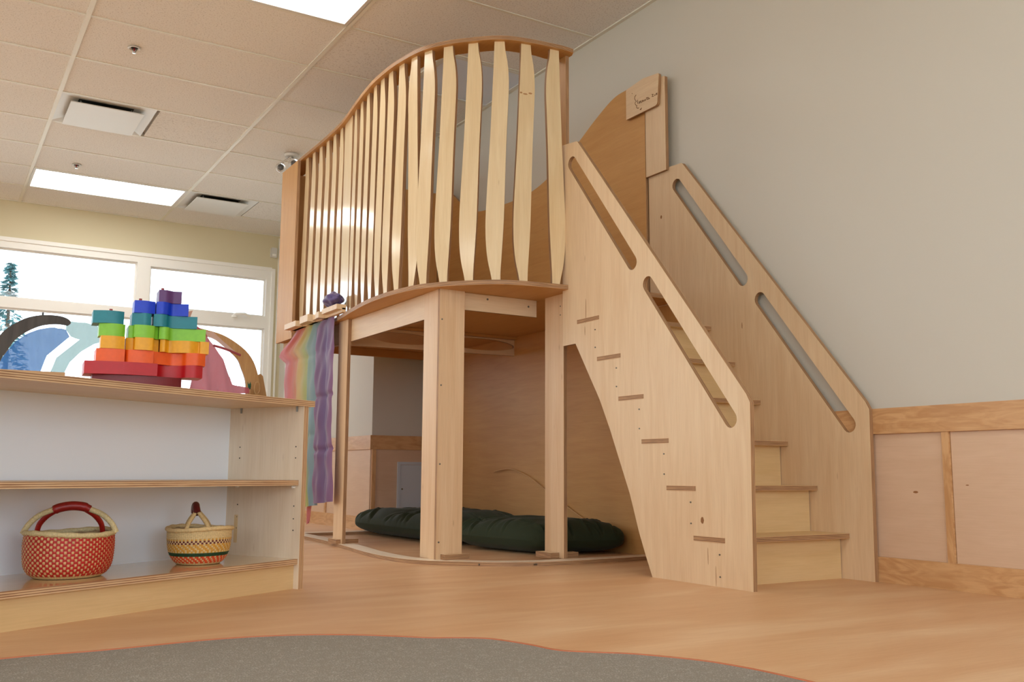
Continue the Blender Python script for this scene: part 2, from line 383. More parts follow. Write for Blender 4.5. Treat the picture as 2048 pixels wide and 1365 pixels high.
# boxed-out corner of the wall behind the loft
ch_ = MB().box((2.548, RIGHT), (5.965, 7.85), (0, CEIL)).build('wall_alcove', 'paint_right'); struct(ch_, 'boxed out wall corner behind the play loft', 'wall')
for (x, y, z, th, g, nm, mt) in [
    ((2.5481, RIGHT), (5.957, 5.965), (.088, .54), 'y', 'x', 'wainscot_panel', 'wains'),
    ((2.54, 2.548), (5.965, 7.85), (.088, .54), 'x', 'y', 'wainscot_panel', 'wains'),
    ((2.5481, RIGHT), (5.945, 5.965), (.534, .627), 'y', 'x', 'chair_rail', 'fir'),
    ((2.53, 2.548), (5.945, 7.85), (.534, .627), 'x', 'y', 'chair_rail', 'fir'),
    ((2.5481, RIGHT), (5.947, 5.965), (0, .0899), 'y', 'x', 'baseboard', 'fir'),
    ((2.53, 2.548), (5.947, 7.85), (0, .0899), 'x', 'y', 'baseboard', 'fir'),
    ((2.5485, 2.575), (5.949, 5.957), (.09, .534), 'y', 'z', 'corner_batten', 'fir'),
    ((2.533, 2.541), (6.75, 6.78), (.09, .534), 'x', 'z', 'batten', 'fir')]:
    board(nm, x, y, z, th, g, (mt, mt), ch_)
# back (window) wall with openings
panes = [(1.73, 2.85), (0.49-.06, 1.61), (-.83, .31), (-2.09, -.95), (-3.35, -2.21)]
SILL, TR0, TR1, HEADZ = 0.84, 1.81, 1.90, 2.345
op = [(-3.47-LEFT, SILL-.09), (2.92-LEFT, SILL-.09), (2.92-LEFT, HEADZ+.075), (-3.47-LEFT, HEADZ+.075)]
wb = MB().prism([(-.15, 0), (RIGHT-LEFT+.12, 0), (RIGHT-LEFT+.12, CEIL+.1), (-.15, CEIL+.1)], [op], .15, (LEFT, BACK, 0), EX, EZ, EY).build('wall_back', ['paint_back', 'paint_back'])
struct(wb, 'cream wall around the row of windows', 'wall')
board('baseboard_back', (LEFT, 2.99), (BACK-.018, BACK), (0, .09), 'y', 'x', ('fir', 'fir'))['kind'] = 'structure'
for k, (a, b) in enumerate(panes):
    cx = (a+b)/2; l, r_ = a-.06, b+.06
    if k == 0: r_ = 2.92
    w_ = bpy.data.objects.new('window_%d' % (k+1), None); w_.location = (cx, BACK, SILL); COL.objects.link(w_)
    struct(w_, ['window nearest the play loft with a crank handle on its transom', 'window behind the stacked toy blocks with a pine outside',
                'third window along the wall', 'fourth window along the wall', 'window farthest left along the wall'][k], 'window')
    mb = MB().prism([(l, SILL-.09), (r_, SILL-.09), (r_, HEADZ+.075), (l, HEADZ+.075)],
                    [[(a, SILL), (b, SILL), (b, TR0), (a, TR0)], [(a, TR1+(.035 if k == 0 else 0)), (b, TR1+(.035 if k == 0 else 0)), (b, HEADZ-(.025 if k == 0 else 0)), (a, HEADZ-(.025 if k == 0 else 0))]],
                    .09, (0, BACK+.0, 0), EX, EZ, EY)
    mb.build('window_frame', ['vinyl', 'vinyl'], w_)
    # raised casing lip round the glass
    for (z0_, z1_) in ((SILL, TR0), (TR1+(.035 if k == 0 else 0), HEADZ-(.025 if k == 0 else 0))):
        MB().prism([(a, z0_), (b, z0_), (b, z1_), (a, z1_)], [[(a+.014, z0_+.014), (b-.014, z0_+.014), (b-.014, z1_-.014), (a+.014, z1_-.014)]], .02, (0, BACK+.04, 0), EX, EZ, EY).build('glazing_bead', ['vinyl', 'vinyl'], w_)
        MB().box((a, b), (BACK+.055, BACK+.061), (z0_, z1_)).build('pane', 'glass', w_)
    if k == 0:
        h = MB().tube([(2.52, BACK-.004, 1.905), (2.55, BACK-.03, 1.93), (2.64, BACK-.035, 1.935), (2.70, BACK-.02, 1.915)], [.012, .014, .014, .008], 8)
        h.lathe([(0, 0), (.03, .0), (.026, .02), (0, .02)], (2.54, BACK-.012, 1.895), 14)
        h.build('crank_handle', 'vinyl', w_, smooth=50)
# white window casing right edge and head
t = board('trim_2', (2.90, 2.935), (BACK-.014, BACK), (SILL-.12, HEADZ+.085), 'y', 'z', ('vinyl', 'vinyl')); struct(t, 'white casing at the right edge of the windows', 'trim')
t = board('trim_3', (-3.5, 2.90), (BACK-.014, BACK), (HEADZ+.06, HEADZ+.095), 'y', 'x', ('vinyl', 'vinyl')); struct(t, 'white casing over the windows', 'trim')
t = board('trim_4', (2.962, 2.978), (BACK-.012, BACK), (0, CEIL-.02), 'y', 'z', ('vinyl', 'vinyl')); struct(t, 'thin pale strip in the window wall corner', 'trim')
# left and front walls with daylight openings (out of the frame)
hl = [[(a, .9), (a+1.9, .9), (a+1.9, 2.4), (a, 2.4)] for a in (0.6, 3.1, 5.6, 8.3, 10.8)]
wl = MB().prism([(-.15, 0), (BACK-FRONT+.15, 0), (BACK-FRONT+.15, CEIL+.1), (-.15, CEIL+.1)], hl, .15, (LEFT, FRONT, 0), EY, EZ, (-1, 0, 0)).build('wall_left', ['paint_back', 'paint_back'])
struct(wl, 'wall out of view on the left', 'wall')
hf = [[(a, .25), (a+2.3, .25), (a+2.3, 2.55), (a, 2.55)] for a in (.35, 2.95, 5.55)]
wf = MB().prism([(-.15, 0), (RIGHT-LEFT+.12, 0), (RIGHT-LEFT+.12, CEIL+.1), (-.15, CEIL+.1)], hf, .15, (LEFT, FRONT, 0), EX, EZ, (0, -1, 0)).build('wall_front', ['paint_back', 'paint_back'])
struct(wf, 'wall out of view behind the camera', 'wall')
def portal(loc, size, rotm):
    l = bpy.data.lights.new('daylight_portal', 'AREA'); l.shape = 'RECTANGLE'; l.size, l.size_y = size
    try: l.cycles.is_portal = True
    except Exception: pass
    o = bpy.data.objects.new('daylight_portal', l); o.location = loc; o.rotation_euler = rotm; COL.objects.link(o)
portal(((-3.47+2.92)/2, BACK+.16, 1.6), (6.4, 1.7), (-PI/2, 0, 0))
for h in hl: portal((LEFT-.16, FRONT+h[0][0]+.95, 1.65), (1.5, 1.9), (0, -PI/2, 0))
for h in hf: portal((LEFT+h[0][0]+1.15, FRONT-.16, 1.4), (2.3, 2.3), (PI/2, 0, 0))
# ceiling ----------------------------------------------------------
ce = MB().box((LEFT-.15, RIGHT+.12), (FRONT-.15, BACK+.15), (CEIL+.03, CEIL+.12)).build('ceiling', 'tile'); struct(ce, 'suspended ceiling of mineral tiles in a white grid', 'ceiling')
RX = [3.017-1.2195*k for k in range(0, 8)]
TY = [5.887+.6035*k for k in range(-16, 7)]
TY = [y for y in TY if FRONT < y < BACK-.1] + [BACK]; TY = [FRONT] + TY
lit = {}
def row(y): return min(range(len(TY)), key=lambda i: abs(TY[i]-y))
R1, R2, R3 = row(8.301), row(4.0765), row(0.456)
for c in (1, 3, 5): lit[(c, R1)] = 1; lit[(c, R2)] = 1; lit[(c, R3)] = 1
UNLIT = (0, row(4.68))
vents = {(1, row(6.4905)): (0.566, 'left'), (0, row(8.301)): (1.797, 'left')}
tile_me = {}
for c in range(0, 7):
    xa, xb = RX[c+1], RX[c]
    if xb < LEFT: continue
    xa = max(xa, LEFT)
    for r in range(len(TY)-1):
        ya, yb = TY[r], TY[r+1]
        key = (round(xb-xa, 3), round(yb-ya, 3))
        if (c, r) in lit: continue
        if (c, r) == UNLIT:
            MB().box((xa+.008, xb-.62), (ya+.008, yb-.008), (CEIL+.004, CEIL+.02)).build('ceiling_tile', 'tile', ce)
            MB().box((xb-.621, xb-.599), (ya, yb), (CEIL-.002, CEIL+.03)).build('cross_tee', 'grid', ce); continue
        if (c, r) in vents:
            MB().box((xa+.615, xb-.01), (ya+.01, yb-.01), (CEIL+.004, CEIL+.02), grain='x').build('ceiling_tile', 'tile', ce); continue
        if key not in tile_me:
            o = MB().box((.008, xb-xa-.008), (.008, yb-ya-.008), (0, .016)).build('ceiling_tile', 'tile'); tile_me[key] = o.data
        else:
            o = bpy.data.objects.new('ceiling_tile', tile_me[key]); COL.objects.link(o)
        o.parent = ce; o.location = (xa, ya, CEIL+.004)
for x in RX[1:]:
    if x > LEFT: MB().box((x-.012, x+.012), (FRONT, BACK), (CEIL-.002, CEIL+.03)).build('ceiling_runner', 'grid', ce)
for y in TY[1:-1]:
    MB().box((LEFT, RIGHT), (y-.009, y+.009), (CEIL+.0, CEIL+.028)).build('cross_tee', 'grid', ce)
MB().box((RIGHT-.022, RIGHT), (FRONT, BACK), (CEIL-.003, CEIL+.03)).build('wall_angle', 'grid', ce)
MB().box((LEFT, RIGHT), (BACK-.02, BACK), (CEIL-.003, CEIL+.03)).build('wall_angle', 'grid', ce)
lab = {(1, R1): 'lit rectangular ceiling light panel near the window wall', (1, R2): 'lit rectangular ceiling light panel cut by the top edge of the photo'}
lit[UNLIT] = 2
for (c, r), st in lit.items():
    xa, xb = max(RX[c+1], LEFT)+.01, RX[c]-.01
    if st == 2: xa = xb-.59
    ya, yb = TY[r]+.01, TY[r+1]-.01
    l_ = lab.get((c, r), 'lit rectangular ceiling light panel, one of those outside the photo') if st == 1 else 'unlit blue grey ceiling light panel seen through the railing'
    t = thing('ceiling_light', ((xa+xb)/2, (ya+yb)/2, CEIL), l_, 'light', 'ceiling light panels')
    f = MB().prism([(xa, ya), (xb, ya), (xb, yb), (xa, yb)], [[(xa+.022, ya+.022), (xb-.022, ya+.022), (xb-.022, yb-.022), (xa+.022, yb-.022)]], .03, (0, 0, CEIL-.002), EX, EY, EZ)
    f.build('frame', ['metal', 'metal'], t)
    MB().box((xa+.022, xb-.022), (ya+.022, yb-.022), (CEIL+.004, CEIL+.012)).build('diffuser', 'lamp' if st == 1 else 'bluegrey', t)
for (c, r), (vx, _) in vents.items():
    ya, yb = TY[r]+.01, TY[r+1]-.01; xa, xb = vx+.012, vx+.605
    t = thing('ceiling_vent', ((xa+xb)/2, (ya+yb)/2, CEIL), 'square white air vent plate under a dark slot, ' + ('nearer one, left of the railing' if c == 1 else 'smaller one beside the far light panel'), 'vent', 'ceiling air vents')
    f = MB()
    ins = .125
    # sloping pressed-metal cone up into the cavity
    o4 = [(xa, ya), (xb, ya), (xb, yb), (xa, yb)]; i4 = [(xa+ins, ya+ins), (xb-ins, ya+ins), (xb-ins, yb-ins), (xa+ins, yb-ins)]
    for i in range(4):
        a, b = o4[i], o4[(i+1) % 4]; d, e = i4[i], i4[(i+1) % 4]
        f.face([(a[0], a[1], CEIL), (b[0], b[1], CEIL), (e[0], e[1], CEIL+.024), (d[0], d[1], CEIL+.024)])
    f.build('cone', 'metal', t)
    MB().box((xa+.09, xb-.09), (ya+.06, yb-.09), (CEIL+.0245, CEIL+.0285)).build('duct_opening', 'dark', t)
    bmv = MB().prism(rounded([(xa+.075, ya+.085), (xb-.065, ya+.085), (xb-.065, yb-.02), (xa+.075, yb-.02)], .012), [], .006, (0, 0, CEIL-.018), EX, EY, EZ)
    bmv.build('face_plate', ['metal', 'metal'], t)
    for q in ((xa+.14, ya+.14), (xb-.14, ya+.14), (xa+.14, yb-.1), (xb-.14, yb-.1)):
        MB().tube([(q[0], q[1], CEIL-.013), (q[0], q[1], CEIL+.026)], .005, 8).build('hanger', 'chrome', t)
for k, (x, y) in enumerate([(.86, 5.57), (.87, 8.05)]):
    t = thing('fire_sprinkler', (x, y, CEIL), ['chrome fire sprinkler head nearest the camera, above the vent', 'small chrome fire sprinkler head just before the far light panel'][k], 'sprinkler', 'ceiling sprinklers')
    MB().lathe([(.020, -.002), (.034, -.003), (.036, -.006), (.030, -.009), (.021, -.005)], (x, y, CEIL+.003), 28).build('escutcheon', 'metal', t, smooth=40)
    MB().lathe([(0, .004), (.02, .004), (.02, .001), (0, .001)], (x, y, CEIL), 20).build('recess', 'dark', t)
    b = MB()
    for s_ in (-1, 1): b.tube([(x+s_*.009, y, CEIL), (x+s_*.012, y, CEIL-.012), (x+s_*.005, y, CEIL-.024), (x, y, CEIL-.027)], .0028, 8)
    b.build('yoke', 'chrome', t, smooth=50)
    MB().tube([(x, y, CEIL), (x, y, CEIL-.020)], .004, 8).build('bulb', 'redglass', t, smooth=50)
    MB().lathe([(0, -.031), (.011, -.030), (.012, -.0285), (0, -.027)], (x, y, CEIL), 20).build('deflector', 'chrome', t, smooth=40)
# clear globe lamp on the ceiling, by the far end of the railing
t = thing('emergency_lamp', (2.21, 6.86, CEIL), 'clear round twin lamp heads on the ceiling beside the railing end', 'lamp')
MB().lathe([(0, 0), (.055, 0), (.05, -.018), (0, -.02)], (2.23, 6.9, CEIL), 28).build('mount', 'metal', t, smooth=40)
for (x, y, z, r_) in ((2.235, 6.85, CEIL-.085, .042), (2.165, 6.95, CEIL-.10, .038)):
    prof = [(r_*math.sin(a*PI/14), r_*math.cos(a*PI/14)) for a in range(0, 15)]; prof[0] = (0.001, r_); prof[-1] = (0.001, -r_)
    g = MB().lathe(prof, (x, y, z), 24).build('globe', 'orb', t, smooth=80)
    MB().tube([(2.23, 6.9, CEIL-.015), (x, y, z+r_*.9)], .007, 8).build('stem', 'chrome', t)
    MB().lathe([(0.001, .02), (.014, .014), (.016, -.004), (0.001, -.016)], (x, y, z), 16).build('bulb', 'metal', t, smooth=60)
# white sensor high on the window wall
t = thing('wall_sensor', (2.91, BACK, 2.6), 'small white sensor box high on the window wall by the loft', 'sensor')
MB().prism(rounded([(2.878, 2.545), (2.94, 2.545), (2.94, 2.645), (2.878, 2.645)], .012), [], .035, (0, BACK-.035, 0), EX, EZ, EY).build('case', ['metal', 'metal'], t)
MB().box((2.89, 2.928), (BACK-.038, BACK-.034), (2.556, 2.58)).build('lens', 'vinyl', t)
# access door low on the boxed-out wall
t = thing('access_panel', (2.86, 5.957, .16), 'pale grey metal access door low on the wall behind the loft', 'access panel')
MB().prism([(2.733, .13), (2.99, .13), (2.99, .453), (2.733, .453)], [[(2.751, .148), (2.972, .148), (2.972, .435), (2.751, .435)]], .012, (0, 5.945, 0), EX, EZ, EY).build('frame', ['door', 'door'], t)
MB().box((2.753, 2.97), (5.949, 5.957), (.15, .433)).build('door', 'door', t)
MB().tube([(2.768, 5.945, .272), (2.768, 5.95, .272)], .006, 10).build('latch', 'steel', t)

# ================================================================== PLAY LOFT
CURVE = [(2.424, 3.412), (2.386, 3.414), (2.185, 3.439), (2.05, 3.483), (1.925, 3.595), (1.85, 3.69), (1.803, 3.79), (1.776, 3.94), (1.766, 4.078), (1.77, 4.263), (1.80, 4.53), (1.832, 4.75), (1.85, 4.92), (1.86, 5.2), (1.862, 5.5), (1.865, 5.88)]
C = cr_spline(CURVE)
LOFT = thing('play_loft', (2.4, 4.6, 0), 'curved maple plywood play loft with a slatted railing above and open posts below', 'play loft')
SH = (2.985, 5.88)
# deck
deckout = [(2.985, 3.354), (2.39, 3.354), (2.39, 3.40)] + C[4:] + [(2.985, 5.88)]
MB().prism([(p[0], p[1]) for p in deckout], [], .02, (0, 0, 1.185), EX, EY, EZ, grain='v').build('deck', ['panel', 'edge'], LOFT)
# base strip on the floor
BC = cr_spline([(2.98, 3.43), (2.814, 3.425), (2.595, 3.412), (2.293, 3.408), (2.06, 3.48), (1.92, 3.60), (1.83, 3.70), (1.782, 3.84), (1.772, 4.06), (1.79, 4.28), (1.83, 4.56), (1.868, 4.86), (1.895, 5.2), (1.91, 5.6), (1.915, 5.86)])
BI = offset(BC, .085)
if BI[40][0] < BC[40][0]: BI = offset(BC, -.085)
BI = [(p[0], max(p[1], 3.50) if p[0] > 2.3 else p[1]) for p in BI]
MB().prism([*BC, *reversed(BI)], [], .018, (0, 0, 0), EX, EY, EZ).build('base_strip', ['cabinet', 'edge'], LOFT)
board('base_crossbar', (1.93, 2.98), (5.66, 5.76), (0, .018), 'z', 'x', ('cabinet', 'edge'), LOFT)
# posts (plywood boards on edge)
board('post', (1.87, 1.888), (4.73, 4.86), (.018, 1.185), 'x', 'z', ('post', 'edge'), LOFT)
board('post', (1.888, 1.906), (3.725, 3.86), (.018, 1.185), 'x', 'z', ('post', 'edge'), LOFT)
board('post', (1.888, 2.012), (3.707, 3.725), (.018, 1.185), 'y', 'z', ('post', 'edge'), LOFT)
board('post', (2.406, 2.424), (3.505, 3.655), (.018, 1.185), 'x', 'z', ('post', 'edge'), LOFT)
for (x, y) in (((1.845, 1.868), (4.75, 4.86)), ((1.89, 1.97), (4.755, 4.79)), ((1.91, 2.03), (3.668, 3.705)), ((2.36, 2.404), (3.54, 3.66)), ((2.426, 2.50), (3.53, 3.57))):
    board('foot_block', x, y, (.018, .04), 'z', 'x', ('ply', 'edge'), LOFT)
# fascias and joists under the deck
board('fascia_board', (1.889, 1.907), (3.86, 4.73), (1.068, 1.184), 'x', 'y', ('ply', 'edge'), LOFT)
board('fascia_board', (1.889, 1.907), (4.86, 5.86), (1.068, 1.184), 'x', 'y', ('panel', 'edge'), LOFT)
board('fascia_board', (2.012, 2.405), (3.727, 3.745), (1.106, 1.184), 'y', 'x', ('ply', 'edge'), LOFT)
def ell(cx, cz, a, b, n=28): return [(cx+a*math.cos(2*PI*k/n), cz+b*math.sin(2*PI*k/n)) for k in range(n)]
MB().prism([(1.91, 1.062), (2.98, 1.075), (2.98, 1.184), (1.91, 1.184)], [ell(2.24, 1.122, .2, .032), ell(2.74, 1.128, .225, .034)], .018, (0, 4.84, 0), EX, EZ, EY, grain='u').build('joist', ['ply', 'edge'], LOFT)
board('joist_cleat', (1.91, 2.98), (4.815, 4.839), (1.168, 1.184), 'y', 'x', ('panel', 'edge'), LOFT)
MB().prism([(1.91, 1.135), (2.98, 1.135), (2.98, 1.184), (1.91, 1.184)], [], .018, (0, 5.80, 0), EX, EZ, EY, grain='u').build('joist', ['panel', 'edge'], LOFT)
# big back panel against the wall, wavy top
top = cr_spline([(5.87, 2.33), (5.72, 2.30), (5.55, 2.19), (5.35, 2.08), (5.1, 2.045), (4.8, 2.03), (4.6, 2.045), (4.4, 2.10), (4.19, 2.19), (4.01, 2.28), (3.86, 2.34), (3.75, 2.35), (3.6, 2.346)], 5)
MB().prism([(3.60, .0), (5.87, 0)] + top, [], .018, (2.967, 0, 0), EY, EZ, EX, grain='u').build('back_panel', ['panel', 'edge'], LOFT)
MB().prism([(3.36, 0), (3.597, 0), (3.597, 1.18), (3.36, 1.18)], [], .012, (2.975, 0, 0), EY, EZ, EX, grain='v').build('back_panel', ['panel', 'edge'], LOFT)
MB().prism(rounded([(3.44, 1.84), (3.59, 1.84), (3.59, 2.345), (3.44, 2.315)], [0, 0, .004, .004]), [], .018, (2.962, 0, 0), EY, EZ, EX, grain='v').build('end_upright', ['ply', 'edge'], LOFT)
# name plaque with burnt-in lettering
sg = MB().prism(rounded([(3.722, 2.176), (3.478, 2.176), (3.462, 2.335), (3.585, 2.35), (3.722, 2.336)], [.004, .02, .012, .03, .012]), [], .016, (2.945, 0, 0), EY, EZ, EX, grain='u').build('name_plaque', ['ply', 'edge'], LOFT)
sg['label'] = 'thin wooden plaque with small burnt in lettering'
INK = plain('burnt_line', srgb(112, 72, 38), 0.8)
def strokes(lines, r=.0016):
    b = MB()
    for L_ in lines:
        pts = []
        for (x, y) in L_:
            # plaque drawing grid: x 380..940 left to right, y 400..860 downwards
            Y_ = 3.690-(x-405)*.000425
            base = 2.305-(y-415)*0.000275*1.0
            Z_ = 2.300 - (y-415)*.000308 - (x-405)*.000156
            pts.append((2.9446, Y_*.9945, Z_))
        b.tube(pts, r, 6)
    return b
ST = [[(478, 438), (455, 462), (448, 500), (462, 530), (485, 545), (462, 560), (455, 590), (470, 612), (492, 618), (480, 640), (495, 665), (520, 662), (524, 650)],
      [(545, 688), (565, 668), (577, 652), (560, 690)], [(508, 520), (500, 552), (512, 588)], [(530, 545), (532, 580), (548, 575), (548, 540)],
      [(575, 530), (562, 535), (566, 566), (582, 562)], [(564, 550), (576, 546)], [(592, 556), (594, 522), (612, 548), (612, 516)],
      [(630, 538), (634, 510)], [(650, 530), (652, 500)], [(665, 484), (690, 470), (675, 510), (700, 500)], [(708, 470), (710, 498), (728, 488)],
      [(765, 420), (792, 412), (770, 458), (800, 446)], [(815, 418), (820, 440)], [(838, 434), (845, 396), (862, 392), (852, 412), (868, 410)], [(400, 412), (404, 418)]]
lt = strokes(ST).build('lettering', INK, sg, smooth=60)
# front-left end board and end wall
board('end_board', (1.845, 1.863), (5.58, 5.875), (1.18, 2.29), 'x', 'z', ('panel', 'edge'), LOFT)
MB().prism([(1.90, 1.206), (2.966, 1.206), (2.966, 2.33), (1.90, 2.29)], [], .018, (0, 5.875, 0), EX, EZ, EY, grain='v').build('end_wall', ['panel', 'edge'], LOFT)
# upright at the stair end of the railing
board('end_upright', (2.39, 2.408), (3.462, 3.54), (1.206, 2.29), 'x', 'z', ('panel', 'edge'), LOFT)
board('end_upright', (1.90, 1.918), (5.50, 5.57), (1.206, 2.29), 'x', 'z', ('panel', 'edge'), LOFT)
# cap rail following the curve
CO = [p for p in C if p[0] < 2.36]; CI = offset(CO, .115)
if CI[60][0] < CO[60][0]: CI = offset(CO, -.115)
endcap = [(2.405, 3.422), (2.418, 3.45), (2.415, 3.50), (2.39, 3.535), (2.33, 3.545)]
CI = [p for p in CI if p[0] < 2.30 or p[1] > 4]
MB().prism([*endcap[::-1], *CO, *reversed(CI)], [], .018, (0, 0, 2.292), EX, EY, EZ).build('cap_rail', ['panel', 'edge'], LOFT)
# slats
OFF = offset(C, .022)
if OFF[60][0] < C[60][0]: OFF = offset(C, -.022)
S_ = [0]
for i in range(1, len(OFF)): S_.append(S_[-1]+math.dist(OFF[i], OFF[i-1]))
def at_s(s):
    for i in range(1, len(S_)):
        if S_[i] >= s:
            t_ = (s-S_[i-1])/(S_[i]-S_[i-1]); a, b = OFF[i-1], OFF[i]
            l = math.dist(a, b); return (a[0]+(b[0]-a[0])*t_, a[1]+(b[1]-a[1])*t_), ((b[0]-a[0])/l, (b[1]-a[1])/l)
H0, H1 = 1.205, 2.292
def slat_outline(flip):
    # heights (0..1) and half-edges (u, metres) of the wavy paddle slat, u grows along the railing from the stair end
    R = [(0, .018), (.05, .019), (.14, .025), (.25, .031), (.4, .035), (.55, .039), (.7, .045), (.80, .049), (.87, .047), (.92, .041), (.96, .033), (1, .029)]
    L_ = [(0, -.019), (.03, -.025), (.08, -.037), (.14, -.045), (.22, -.0485), (.32, -.046), (.45, -.039), (.6, -.031), (.75, -.025), (.9, -.019), (1, -.016)]
    if flip: R, L_ = [(h, .006-u) for h, u in L_], [(h, .006-u) for h, u in R]
    R = cr_spline(R, 3); L_ = cr_spline(L_, 3)
    return [(u, H0+(H1-H0)*h) for h, u in R] + [(u, H0+(H1-H0)*h) for h, u in reversed(L_)]
slatmesh = {}
SS = [.116, .265, .387, .507, .626, .733, .823, .936, 1.044, 1.14, 1.24, 1.357, 1.475, 1.60, 1.90, 2.02, 2.14, 2.26, 2.38, 2.50]
for k, s in enumerate(SS):
    fl_ = (k == 0 or k == 6)
    (px, py), (tx, ty) = at_s(s-.008)
    if fl_ not in slatmesh:
        o = MB().prism(slat_outline(fl_), [], .018, (0, 0, 0), EX, EZ, EY).build('slat', ['slat', 'edge']); slatmesh[fl_] = o.data
    else:
        o = bpy.data.objects.new('slat', slatmesh[fl_]); COL.objects.link(o)
    o.location = (px, py, 0); o.rotation_euler = (0, 0, math.atan2(ty, tx)+PI)
    # mesh: local +X along -tangent; slat thickness local +Y
    # keep thickness on the inner side
    ang = o.rotation_euler[2]; nx, ny = -math.sin(ang), math.cos(ang)
    if nx*ty*(-1) + ny*tx < 0: pass
    o.parent = LOFT; o.matrix_parent_inverse = Matrix.Translation(-LOFT.location)
(px, py), (tx, ty) = at_s(1.742)
o = MB().prism([(-.082, H0), (.082, H0), (.082, H1), (-.082, H1)], [], .018, (0, 0, 0), EX, EZ, EY).build('railing_post', ['slat', 'edge'])
o.location = (px, py, 0); o.rotation_euler = (0, 0, math.atan2(ty, tx)+PI); o.parent = LOFT; o.matrix_parent_inverse = Matrix.Translation(-LOFT.location)
# dark knot on the second slat from the stair end
(px, py), (tx, ty) = at_s(.249)
KN = plain('dark_knot', srgb(168, 122, 76), .6)
for du, z_, a_, b_ in ((-.024, 2.062, .006, .004), (-.004, 2.058, .011, .0035), (.020, 2.064, .009, .004)):
    q = Vector((px-tx*du, py-ty*du, z_)); nn = Vector((-ty, tx, 0)); nn = nn if nn.y < 0 else -nn
    MB().prism([(a_*math.cos(2*PI*k/12), b_*math.sin(2*PI*k/12)) for k in range(12)], [], .0008, q+nn*.0006, Vector((tx, ty, 0)), EZ, -nn).build('knot', [KN, KN], LOFT)
# screws
def screw(p, n, parent, r=.004):
    p = Vector(p); n = Vector(n); b = MB().tube([p-n*.002, p+n*.0015], r, 10); o = b.build('screw', 'steel'); pw(o, parent)
for z in (.09, .42, .76, 1.05): screw((1.90, 3.707, z), (0, -1, 0), LOFT)
for x, z in ((2.14, 1.165), (2.36, 1.152)): screw((x, 3.727, z), (0, -1, 0), LOFT, .005)
for y, z in ((3.53, 1.09), (3.53, 1.13)): screw((2.406, y, z), (-1, 0, 0), LOFT, .003)
for x, y in ((2.21, 3.422), (1.995, 3.525), (2.20, 3.4205)): screw((x, y-.002, .009), (0, -1, 0), LOFT, .0035)

# ================================================================== STAIRCASE
ST_ = thing('play_staircase', (2.68, 2.9, 0), 'plywood staircase with slotted handrail sides leading up to the loft', 'staircase')
def stringer(back_y, top_l, top_c, X0, cut):
    out = [(2.352, 0), (2.868, 0)] + cut + [(back_y, top_l), (3.345, top_c), (2.362, .655), (2.345, .625)]
    rad = [0, 0] + [0]*len(cut) + [0, .02, .015, .01]
    holes = [slot((3.385, 1.752), (2.968, 1.222), .030), slot((2.872, 1.12), (2.438, .572), .030)]
    return MB().prism(rounded(out, rad), holes, .018, (X0, 0, 0), EY, EZ, EX, grain='v')
cut = [(2.905, .075), (2.943, .158), (2.997, .303), (3.059, .430), (3.122, .560), (3.19, .685), (3.262, .79), (3.362, .938), (3.459, .938)]
a = stringer(3.459, 1.855, 1.842, 2.370, cut).build('side_panel', ['ply', 'edge'], ST_)
b = stringer(3.59, 1.862, 1.850, 2.978, [(3.36, .0), (3.59, .0)]).build('side_panel', ['ply', 'edge'], ST_)
for i in range(6):
    yb = 2.479+.1425*i; z = .149+.1745*i
    # tread with a tenon through the front side panel
    o = MB().prism([(2.3885, yb-.022), (2.977, yb-.022), (2.977, yb+.165), (2.3885, yb+.165), (2.3885, yb+.157), (2.3685, yb+.157), (2.3685, yb), (2.3885, yb)], [], .018, (0, 0, z), EX, EY, EZ, grain='u').build('tread', ['kick', 'edge'], ST_)
    board('riser', (2.389, 2.975), (yb+.02, yb+.035), (0 if i == 0 else z-.1565, z), 'y', 'x', ('kick', 'edge'), ST_)
    if 1:
        screw((2.369, yb+.027, z-.04), (-1, 0, 0), ST_, .003); screw((2.369, yb+.027, z-.115), (-1, 0, 0), ST_, .003)

KNOT = plain('knot_brown', srgb(140, 92, 48), .6)
def knot(O_, Ua, Va, Na, a, b, parent, name='knot'):
    MB().prism([(a*math.cos(2*PI*k/14)*(1+.12*math.sin(3*k)), b*math.sin(2*PI*k/14)) for k in range(14)], [], .0006, Vector(O_)-Vector(Na)*.0005, Ua, Va, Na).build(name, [KNOT, KNOT], parent)
for (y, z, a, b) in ((2.527, .035, .0012, .035), (3.285, 1.07, .0018, .055), (3.292, .985, .0014, .02), (2.59, .222, .008, .012), (2.565, .10, .0012, .03)):
    knot((2.3699, y, z), EY, EZ, (-1, 0, 0), a, b, ST_, 'grain_crack' if a < .003 else 'knot')
for (y, z, a, b) in ((3.50, 1.62, .006, .009), (2.98, 1.02, .002, .014)): knot((2.9779, y, z), EY, EZ, (-1, 0, 0), a, b, ST_)
for (y, z, a, b) in ((2.19, .325, .010, .004), (1.99, .352, .006, .002)): knot((RIGHT-.0061, y, z), EY, EZ, (-1, 0, 0), a, b, wr)
